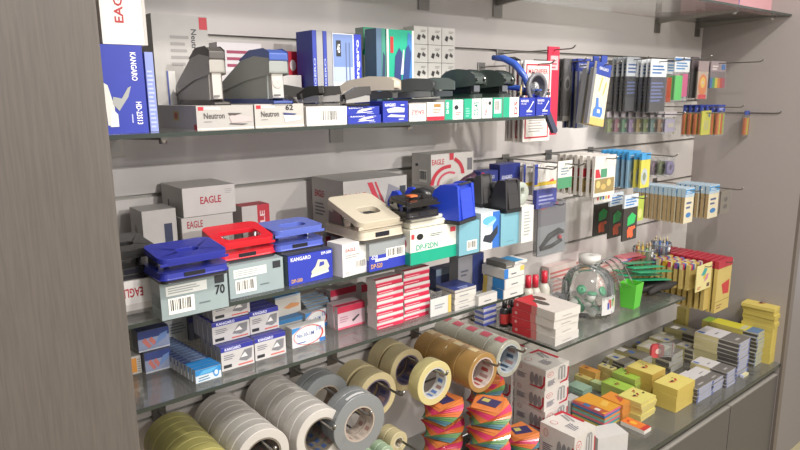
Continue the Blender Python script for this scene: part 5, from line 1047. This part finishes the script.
kb_ = cardpack('8a8c92', [('r', 'F', 0, 0, .16, 1, '2b3576'), ('r', 'F', .22, .0, .6, .95, '5c6068')], header='2f3f90', hh=.16, hitems=[('t', 'F', 'KANGARO', .1, .3, .9, .7, 'c8ccdc')], thick=.004)
rowof('# blue headed grey pack beside the red card', 'ruler_pack', 'pack', 577, 590, 60, 128, -.14, 3, .018, kb_, 'blue headed grey packs', 'peg holding the blue headed grey packs')
def bigblue(t, w, h):
    tilt = Matrix.Rotation(.16, 4, 'Y')
    a = MB(); a.box(-w / 2, -.003, -h, w / 2, .003, .0, M('cfc8b4', .4), tilt)
    def P_(u, v): return tilt @ Vector((-w / 2 + w * u, -.0036, -h + h * v))
    def pr(pts, c, k=0): a.add([P_(u, v) + Vector((0, -.0003 * k, 0)) for u, v in pts], [tuple(range(len(pts)))], M(c, .4))
    pr([(0, .8), (1, .8), (1, 1), (0, 1)], '2f4496'); pr([(0, 0), (1, 0), (1, .12), (0, .12)], 'c8b06a', 1)
    pr([(.35, .55), (.42, .55), (.55, .78), (.48, .78)], 'd8b060', 1); pr([(.65, .5), (.7, .5), (.85, .7), (.78, .72)], 'd8b060', 1)
    pr([(.18, .14), (.72, .14), (.8, .22), (.74, .3), (.5, .3), (.42, .44), (.28, .44), (.3, .3), (.18, .24)], '4a78c0', 2); pr([(.42, .2), (.62, .2), (.6, .26), (.42, .26)], 'cfc8b4', 3)
    vs, fs = text_mesh('KANGARO'); a.add([P_(.2 + .6 * x, .88 + .05 * y) + Vector((0, -.0008, 0)) for x, y in vs], fs, M('d8dcec', .4))
    a.build('backing_card', t, recalc=False)
    a = MB(); a.box(-w / 2 - .012, -.006, -h, -w / 2 - .0005, .006, -.02, PL('77797c', .3), tilt); a.build('steel_ruler', t, recalc=False)
    a = MB(); a.box(-.012, -.002, .0005, .014, .002, .02, M('2f4496', .4)); a.build('hang_tab', t, recalc=False)
rowof('# large card with a blue stapler picture and blue header, hanging at a slant', 'stapler_card', 'blister pack', 596, 611, 63, 126, -.22, 2, .026, bigblue, 'large slanted blue and cream cards', 'black hooked peg through the slanted cards', names=['front', 'back'])
# upper right peg rows
drk = cardpack('2f3038', [('r', 'F', 0, 0, 1, .4, '45434a'), ('l', 'F', .1, .5, .9, .9, 4, '5a6a9a')], header='a9aeb4', hh=.34, hitems=[('l', 'F', .1, .2, .9, .8, 3, '4a5a80')], bag=.005)
rowof('# dark pack with a silvery header, left cluster', 'marker_pack', 'pack', 627, 640, 58, 111, -.12, 4, .016, drk, 'dark packs left cluster', 'peg of the left dark packs')
drk2 = cardpack('34364a', [('r', 'F', 0, 0, 1, .25, '3a3638'), ('l', 'F', .1, .3, .9, .9, 6, '6a78b0')], header='c9ccd0', hh=.32, hitems=[('l', 'F', .1, .2, .9, .8, 3, '3a68a0')], bag=.005)
rowof('# dark blue pack with a white header, beside the neon flags', 'marker_pack', 'pack', 651, 667, 60, 112, -.17, 6, .015, drk2, 'dark blue white headed packs', 'peg of the dark blue packs', tip=-.25)
neon = lambda c1, c2: cardpack(None, header='c4c8cc', hh=.32, hitems=[('l', 'F', .1, .2, .9, .8, 3, '3a78b0'), ('r', 'F', 0, .85, 1, 1, '3a6fb0')], bag=.004, content=lambda a, w, h: (a.box(-w * .42, -.0025, -h * .98, w * .05, .0, -h * .40, M(c1, .5)), a.box(w * .08, -.001, -h * .9, w * .44, .0015, -h * .36, M(c2, .5))))
rowof('neon note flags, # green and pink ones in a clear bag', 'note_flags', 'note flags', 675, 690, 58, 101, -.18, 1, .02, neon('52d060', 'd8508c'), None, 'peg of the green and pink flags', tip=-.27)
rowof('neon note flags, green and orange, half hidden behind the dark packs', 'note_flags', 'note flags', 667, 677, 60, 103, -.10, 1, .02, neon('d8603a', '3fae50'), None, None)
rowof('# dark brown narrow pack between pink and orange flags', 'marker_pack', 'pack', 692, 699, 58, 98, -.15, 3, .015, cardpack('3d3334', [], header='5a5054', bag=.004), 'dark brown narrow packs', 'peg of the brown packs')
rowof('orange and pink oval flag pack right of the brown ones', 'note_flags', 'note flags', 699, 709, 62, 99, -.17, 1, .02, cardpack('c8b8a8', [('e', 'F', .5, .5, .42, .4, 'e08a4a'), ('e', 'F', .5, .6, .24, .2, 'e8c860'), ('r', 'F', .1, .0, .9, .16, 'd83a48'), ('e', 'F', .5, .6, .08, .06, 'd8d0c8')], header='8d7f80', bag=.004), None, None)
rain = [('r', 'F', i / 6.0, 0, (i + 1) / 6.0, .62, c_) for i, c_ in enumerate(['2f6fb8', '3fa060', 'd8c840', 'd88a3a', 'c84a44', 'b0586a'])]
rowof('# rainbow striped flag pack at the right end of the top peg row', 'note_flags', 'note flags', 711, 726, 62, 88, -.14, 2, .012, cardpack('8a7d80', rain, header='8f8488', hh=.36, hitems=[('r', 'F', .7, .2, .95, .8, '4a6a9a'), ('l', 'F', .1, .2, .5, .8, 2, 'c8c0c0')], bag=.004), 'rainbow flag packs', 'long bare peg beside the rainbow flags', tip=-.29, names=['front', 'back'])
# second row
cl = ['7f8a58', '8a5a66', '4f7a58', '8f7a9a', '8a7a4a', '6f7a4a', '5f7a78', '8a6a4a', 'a8a0b8']
for i, c_ in enumerate(cl):
    u0 = 607 + i * 7.2; yy = -.07 - .012 * i
    rowof('clear bag of %s strips, %s from the left in the low row' % ({'7f8a58': 'olive', '8a5a66': 'plum', '4f7a58': 'green', '8f7a9a': 'lilac', '8a7a4a': 'tan', '6f7a4a': 'moss', '5f7a78': 'teal', '8a6a4a': 'brown', 'a8a0b8': 'pale violet'}[c_], ['first', 'second', 'third', 'fourth', 'fifth', 'sixth', 'seventh', 'eighth', 'ninth'][i]), 'flag_strip_bag', 'note flags', u0, u0 + 12, 113, 134, yy, 1, .01,
          cardpack(None, header='a39ca0', hh=.2, bag=.004, content=lambda a, w, h, c_=c_: (a.box(-w * .4, -.0015, -h * .92, w * .4, .0015, -h * .3, M(c_, .5)), a.box(-w * .2, -.0022, -h * .7, w * .3, -.0016, -h * .5, M('b8b0a0', .5)))), 'clear bags of flag strips', 'thin peg through the flag strip bags' if i == 4 else None, tip=-.26)
fy = lambda a, w, h: [a.box(-w * .45 + w * .9 * k / 4, -.003, -h * .95, -w * .45 + w * .9 * (k + .85) / 4, .003, -h * .25, M(['d8722e', 'c8c83a', 'd8502e', 'a8b83a'][k], .45)) for k in range(4)]
for i in range(7):
    u0 = 684 + i * 5.6; nm_ = ['first', 'second', 'third', 'fourth', 'fifth', 'sixth', 'seventh'][i]
    rowof('orange and yellow striped flag bag with a blue header, %s from the left' % nm_, 'flag_strip_bag', 'note flags', u0, u0 + 7.5, 106, 136, -.12 - .013 * i, 1, .01,
          cardpack(None, header='33428c', hh=.2, hitems=[('l', 'F', .2, .3, .8, .8, 2, 'a8b0d8')], bag=.004, content=fy), 'orange and yellow flag bags', 'thin peg through the orange flag bags' if i == 3 else None, tip=-.29)
rowof('bright yellow flag bag standing out in the low row', 'flag_strip_bag', 'note flags', 702, 711, 112, 135, -.215, 1, .01, cardpack('d4d038', [('r', 'F', .3, .2, .8, .6, 'c8c478'), ('e', 'F', .8, .8, .1, .08, '3a68a8')], bag=.004), None, 'short peg holding the bright yellow flag bag')
rowof('orange flag bag hanging alone at the far right', 'flag_strip_bag', 'note flags', 745, 753, 112, 136, -.20, 1, .01, cardpack(None, header='3a4a8c', hh=.12, bag=.004, content=fy), None, 'long bare peg at the far right', tip=-.31)
# third row: pins and tape cards
pin = cardpack('d0ccc6', [('r', 'F', .04, .12, .96, .58, '8f7d50'), ('e', 'F', .2, .4, .1, .12, 'c8b070'), ('e', 'F', .45, .3, .12, .1, 'b8a060'), ('e', 'F', .7, .42, .1, .12, 'c8b070'), ('p', 'F', [(.05, .62), (.3, .62), (.2, .9), (.05, .9)], 'b8303c'), ('r', 'F', .6, .66, .92, .86, 'd8d6d2'), ('r', 'F', .3, .62, .58, .9, '4a8a6a')], header='cfcac4', hh=.22, thick=.005)
rowof('# white card of gold pins with a red corner', 'pin_card', 'blister pack', 594, 615, 158, 197, -.20, 7, .020, pin, 'white cards of gold pins', 'peg holding the pin cards', tip=-.24)
rowof('small green and white card hanging left of the pin cards', 'pin_card', 'blister pack', 558, 572, 163, 189, -.21, 1, .02, cardpack('cfcfc8', [('r', 'F', 0, 0, 1, .4, '4a8a64'), ('l', 'F', .2, .5, .8, .8, 3, '7a8a9a')]), None, 'thin peg above the green and white card', tip=-.27)
rowof('card of coloured beads hanging below the pin cards', 'pin_card', 'blister pack', 594, 612, 196, 204, -.17, 1, .02, cardpack('d4d0ca', [('e', 'F', .2 + .15 * k, .5, .05, .2, c_) for k, c_ in enumerate(['c84040', '40a060', '4060b0', 'd0b040', 'c84040'])]), None, None)
tc_ = cardpack('7fa0b8', [('e', 'F', .5, .4, .36, .3, 'b4bcc0'), ('e', 'F', .5, .4, .2, .16, '5f86a8')], header='3f8fc4', hh=.2, hitems=[('l', 'F', .1, .3, .9, .8, 2, 'c8d8e0')], thick=.004)
rowof('# blue card with a round tape reel', 'tape_card', 'blister pack', 628, 640, 153, 188, -.16, 6, .018, tc_, 'blue cards with tape reels', 'peg holding the tape cards', tip=-.30)
rowof('# yellow card with a round tape reel right of the blue ones', 'tape_card', 'blister pack', 641, 650, 155, 188, -.20, 2, .02, cardpack('c4bc50', [('e', 'F', .4, .4, .34, .3, 'a8b0b4'), ('e', 'F', .4, .4, .18, .15, '7a8468')], header='3f8fc4', hh=.15, thick=.004), 'yellow tape reel cards', None, names=['front', 'back'])
for i, (c_, nme) in enumerate([('8f7a88', 'mauve'), ('7a8458', 'olive'), ('8a7fa8', 'violet')]):
    t = thing('tape_disc', '%s round disc in a clear bag right of the yellow tape cards' % nme, 'tape disc', PY(655 + i * 7.5, 168, -.12 - .02 * i), 0)
    a = MB(); a.ring([(.008, -.003), (.024, -.003), (.024, .003), (.008, .003)], M(c_, .4), 'y', 28); a.build('disc', t)
    a = MB(); a.box(-.027, -.004, -.028, .027, .004, .036, BAG); a.build('clear_bag', t, recalc=False)
# packs left part of the third row
wy = cardpack('cbc8c4', [('r', 'F', .0, .3, 1, .42, 'd0b440'), ('p', 'F', [(.2, .42), (.6, .9), (.7, .42)], 'dcdad6'), ('r', 'F', .0, .35, .14, 1, '37489a'), ('p', 'F', [(.6, .4), (.9, .4), (.85, .5)], 'c85050')], thick=.004)
rowof('# white and yellow pack with a blue stripe hanging above the shelf end', 'cutter_pack', 'pack', 534, 556, 166, 196, -.13, 1, .02, wy, None, 'peg of the right white and yellow pack', tip=-.22)
rowof('white and yellow pack with a blue stripe, middle of three', 'cutter_pack', 'pack', 523, 536, 166, 196, -.10, 1, .02, wy, None, None)
rowof('white and yellow pack with a blue stripe, leftmost of three', 'cutter_pack', 'pack', 512, 524, 165, 194, -.07, 1, .02, wy, None, 'peg of the left white and yellow pack', tip=-.2)
rowof('small violet blue box pack below the white and yellow one', 'cutter_pack', 'pack', 535, 555, 192, 209, -.15, 1, .02, cardpack('4a4f96', [('l', 'F', .1, .2, .9, .8, 3, 'a0a4cc')], thick=.008), None, None)
# stapler in a clear pack
def stp(a, w, h):
    a.tube([(-w * .4, 0, -h * .86), (-w * .1, 0, -h * .66), (w * .25, 0, -h * .58), (w * .42, 0, -h * .62)], [.007, .010, .010, .006], PL('222426', .3), 8)
    a.tube([(-w * .4, 0, -h * .88), (0, 0, -h * .86), (w * .36, 0, -h * .78)], [.006, .007, .006], PL('2c2e30', .3), 8); a.sphere((w * .25, -.006, -h * .7), .007, PL('c03844'), seg=8)
rowof('clear pack with a black stapler inside hanging right of the middle shelf', 'stapler_blister', 'blister pack', 538, 566, 205, 256, -.15, 1, .02, cardpack('77757a', [('p', 'F', [(.1, .86), (.7, .94), (.7, .98), (.1, .92)], 'b04a5a'), ('r', 'F', 0, 0, 1, .55, '8f9296')], bag=.012, content=stp), None, 'peg of the stapler pack', tip=-.19)
# fourth row
bg = cardpack('37332f', [('p', 'F', [(.3, .45), (.8, .5), (.9, .72), (.6, .84), (.3, .7)], '2fae5c'), ('p', 'F', [(.35, .08), (.55, .1), (.6, .05), (.75, .1), (.7, .3), (.9, .34), (.85, .42), (.4, .4), (.3, .3)], 'e0603a')], header='bcc4cc', hh=.26, hitems=[('l', 'F', .1, .2, .9, .9, 3, '3a78b8')], thick=.003)
rowof('# black pack with a green leaf and orange shape', 'flag_pack', 'pack', 624, 638, 197, 241, -.20, 3, .05, bg, 'black packs with green and orange shapes', 'peg of the black packs', tip=-.25)
rowof('lime pack tucked behind the black packs', 'flag_pack', 'pack', 637, 644, 198, 221, -.17, 1, .02, cardpack('a8b850', [('e', 'F', .5, .3, .3, .2, 'c8c880')]), None, None)
kf = cardpack('a58d68', [('r', 'F', 0, 0, 1, 1, 'cfc6ac'), ('l', 'F', .2, .55, .8, .9, 2, '4a5a80'), ('e', 'F', .5, .3, .28, .1, '3f78b0')], header='a8bccb', hh=.22, hitems=[('r', 'F', 0, .4, 1, 1, '3f86bc'), ('l', 'F', .1, .5, .9, .9, 2, 'd4dce0')], thick=.0066)
rowof('# kraft tag pack with a blue header in the long row', 'kraft_tag_pack', 'pack', 684, 693, 190, 223, -.26, 12, .0155, kf, 'kraft tag packs in the long row', 'peg of the kraft tag packs', tip=-.30)
rowof('# kraft tag pack of the shorter row to the right', 'kraft_tag_pack', 'pack', 708, 718, 187, 218, -.22, 7, .018, kf, 'kraft tag packs in the shorter row', 'long peg of the shorter kraft row', tip=-.32)
rowof('empty looking translucent pack at the right end of the kraft row', 'kraft_tag_pack', 'pack', 721, 731, 192, 214, -.22, 1, .018, cardpack('9a9184', [('e', 'F', .5, .6, .2, .1, '6f6a66'), ('e', 'F', .5, .3, .2, .1, '6f6a66')], bag=.003), None, None)

# ================================================================== ENVELOPES AT THE RIGHT END OF THE SHORT SHELF (hung on pegs)
ev = cardpack('c0ab66', [('p', 'F', [(.35, .62), (.9, .68), (.9, .36), (.5, .38)], 'b83a3c'), ('l', 'F', .1, .08, .5, .2, 2, '8a6a4a'), ('r', 'F', .0, .24, 1, .25, '6f6238')], header='ab2c3c', hh=.12, thick=.0075)
ORD12 = ['front', 'second', 'third', 'fourth', 'fifth', 'sixth', 'seventh', 'eighth', 'ninth', 'tenth', 'eleventh', 'rearmost']
rowof('# yellow envelope pack with red top edge by the side wall', 'envelope_pack', 'envelope pack', 717, 731, 263, 311, -.275, 12, .0205, ev, 'yellow envelope packs by the side wall', 'peg of the yellow envelope packs', tip=-.305, names=ORD12)
rowof('# plain kraft envelope pack left of the red topped ones', 'envelope_pack', 'envelope pack', 704, 716, 276, 309, -.250, 11, .0215, cardpack('bba562', [], thick=.008), 'kraft envelope packs by the side wall', None, names=ORD12[:10] + ['rearmost'])
col5 = ['c8b46c', 'c03a5a', '3f66b0', 'd0c8a0', 'c8a030', 'c8b46c', '8a4a8a', 'c8c4b4']
w, zt, h = size(690, 703, 266, 290, -.235)
x_ = PY(690, 266, -.235).x + w / 2
for i in range(10):
    m = MB(); w_ = w * 1.0; m.box(-w_ / 2, -.006, 0, w_ / 2, .006, h, M('c2ad6a', .5))
    m.prints(w_, .012, h, [('r', 'T', .125 * k, 0, .125 * (k + 1), 1, col5[(k + i) % 8]) for k in range(8)] + [('r', 'F', .125 * k, .78, .125 * (k + 1), 1, col5[(k + i) % 8]) for k in range(8)] + [('r', 'L', 0, .78, 1, 1, col5[(i * 3) % 8])])
    o = m.build('card_pack', recalc=False); o.location = (x_ - .004 * (i % 2), -.228 + i * .0215, zt - h + .003 * math.sin(i * 3)); tag(o, 'cream card pack with a candy striped top edge, %s from the front' % (['first', 'second', 'third', 'fourth', 'fifth', 'sixth', 'seventh', 'eighth', 'ninth'] + ['last'])[i], 'card pack', 'striped card packs')
rowof('cream card with a small bird picture hanging before the striped packs', 'picture_card', 'card', 697, 712, 268, 292, -.262, 1, .02, cardpack('d4c98e', [('p', 'F', [(.3, .6), (.5, .85), (.7, .8), (.55, .55)], '3a9a98'), ('e', 'F', .6, .5, .14, .1, 'c8b040'), ('p', 'F', [(.5, .3), (.75, .4), (.8, .6), (.7, .6)], 'c070a0'), ('l', 'F', .1, .08, .35, .2, 2, 'b04040'), ('r', 'F', .72, .08, .9, .22, '6a4a4a')]), None, 'peg of the striped packs and the bird picture card', tip=-.285)

# ================================================================== THINGS ON THE TOP SHELF (undersides seen through the glass)
carton('storage_box', 'pink and white box standing at the right end of the top shelf', 'box', ZT + .0, 738, 776, -30, 'b88a90', [('r', 'F', .86, 0, 1, 1, 'd8d0d0'), ('r', 'F', 0, 0, .02, 1, '6a5a9a')], y=-.24, d=.2)
for i, (x0, x1, y0, y1, c_) in enumerate([(.56, .80, -.30, -.12, '6f6660'), (.84, 1.12, -.29, -.12, '7a7068'), (1.16, 1.42, -.30, -.12, '6a625c'), (.30, .52, -.29, -.12, '7d756e')]):
    m = MB(); m.box(x0, y0, ZT + .0004, x1, y1, ZT + .16, M(c_, .5)); o = m.build('storage_box'); tag(o, 'brown storage box on the top shelf seen from below, %s' % ['second from the left', 'third from the left', 'rightmost of the brown ones', 'leftmost'][i], 'box')
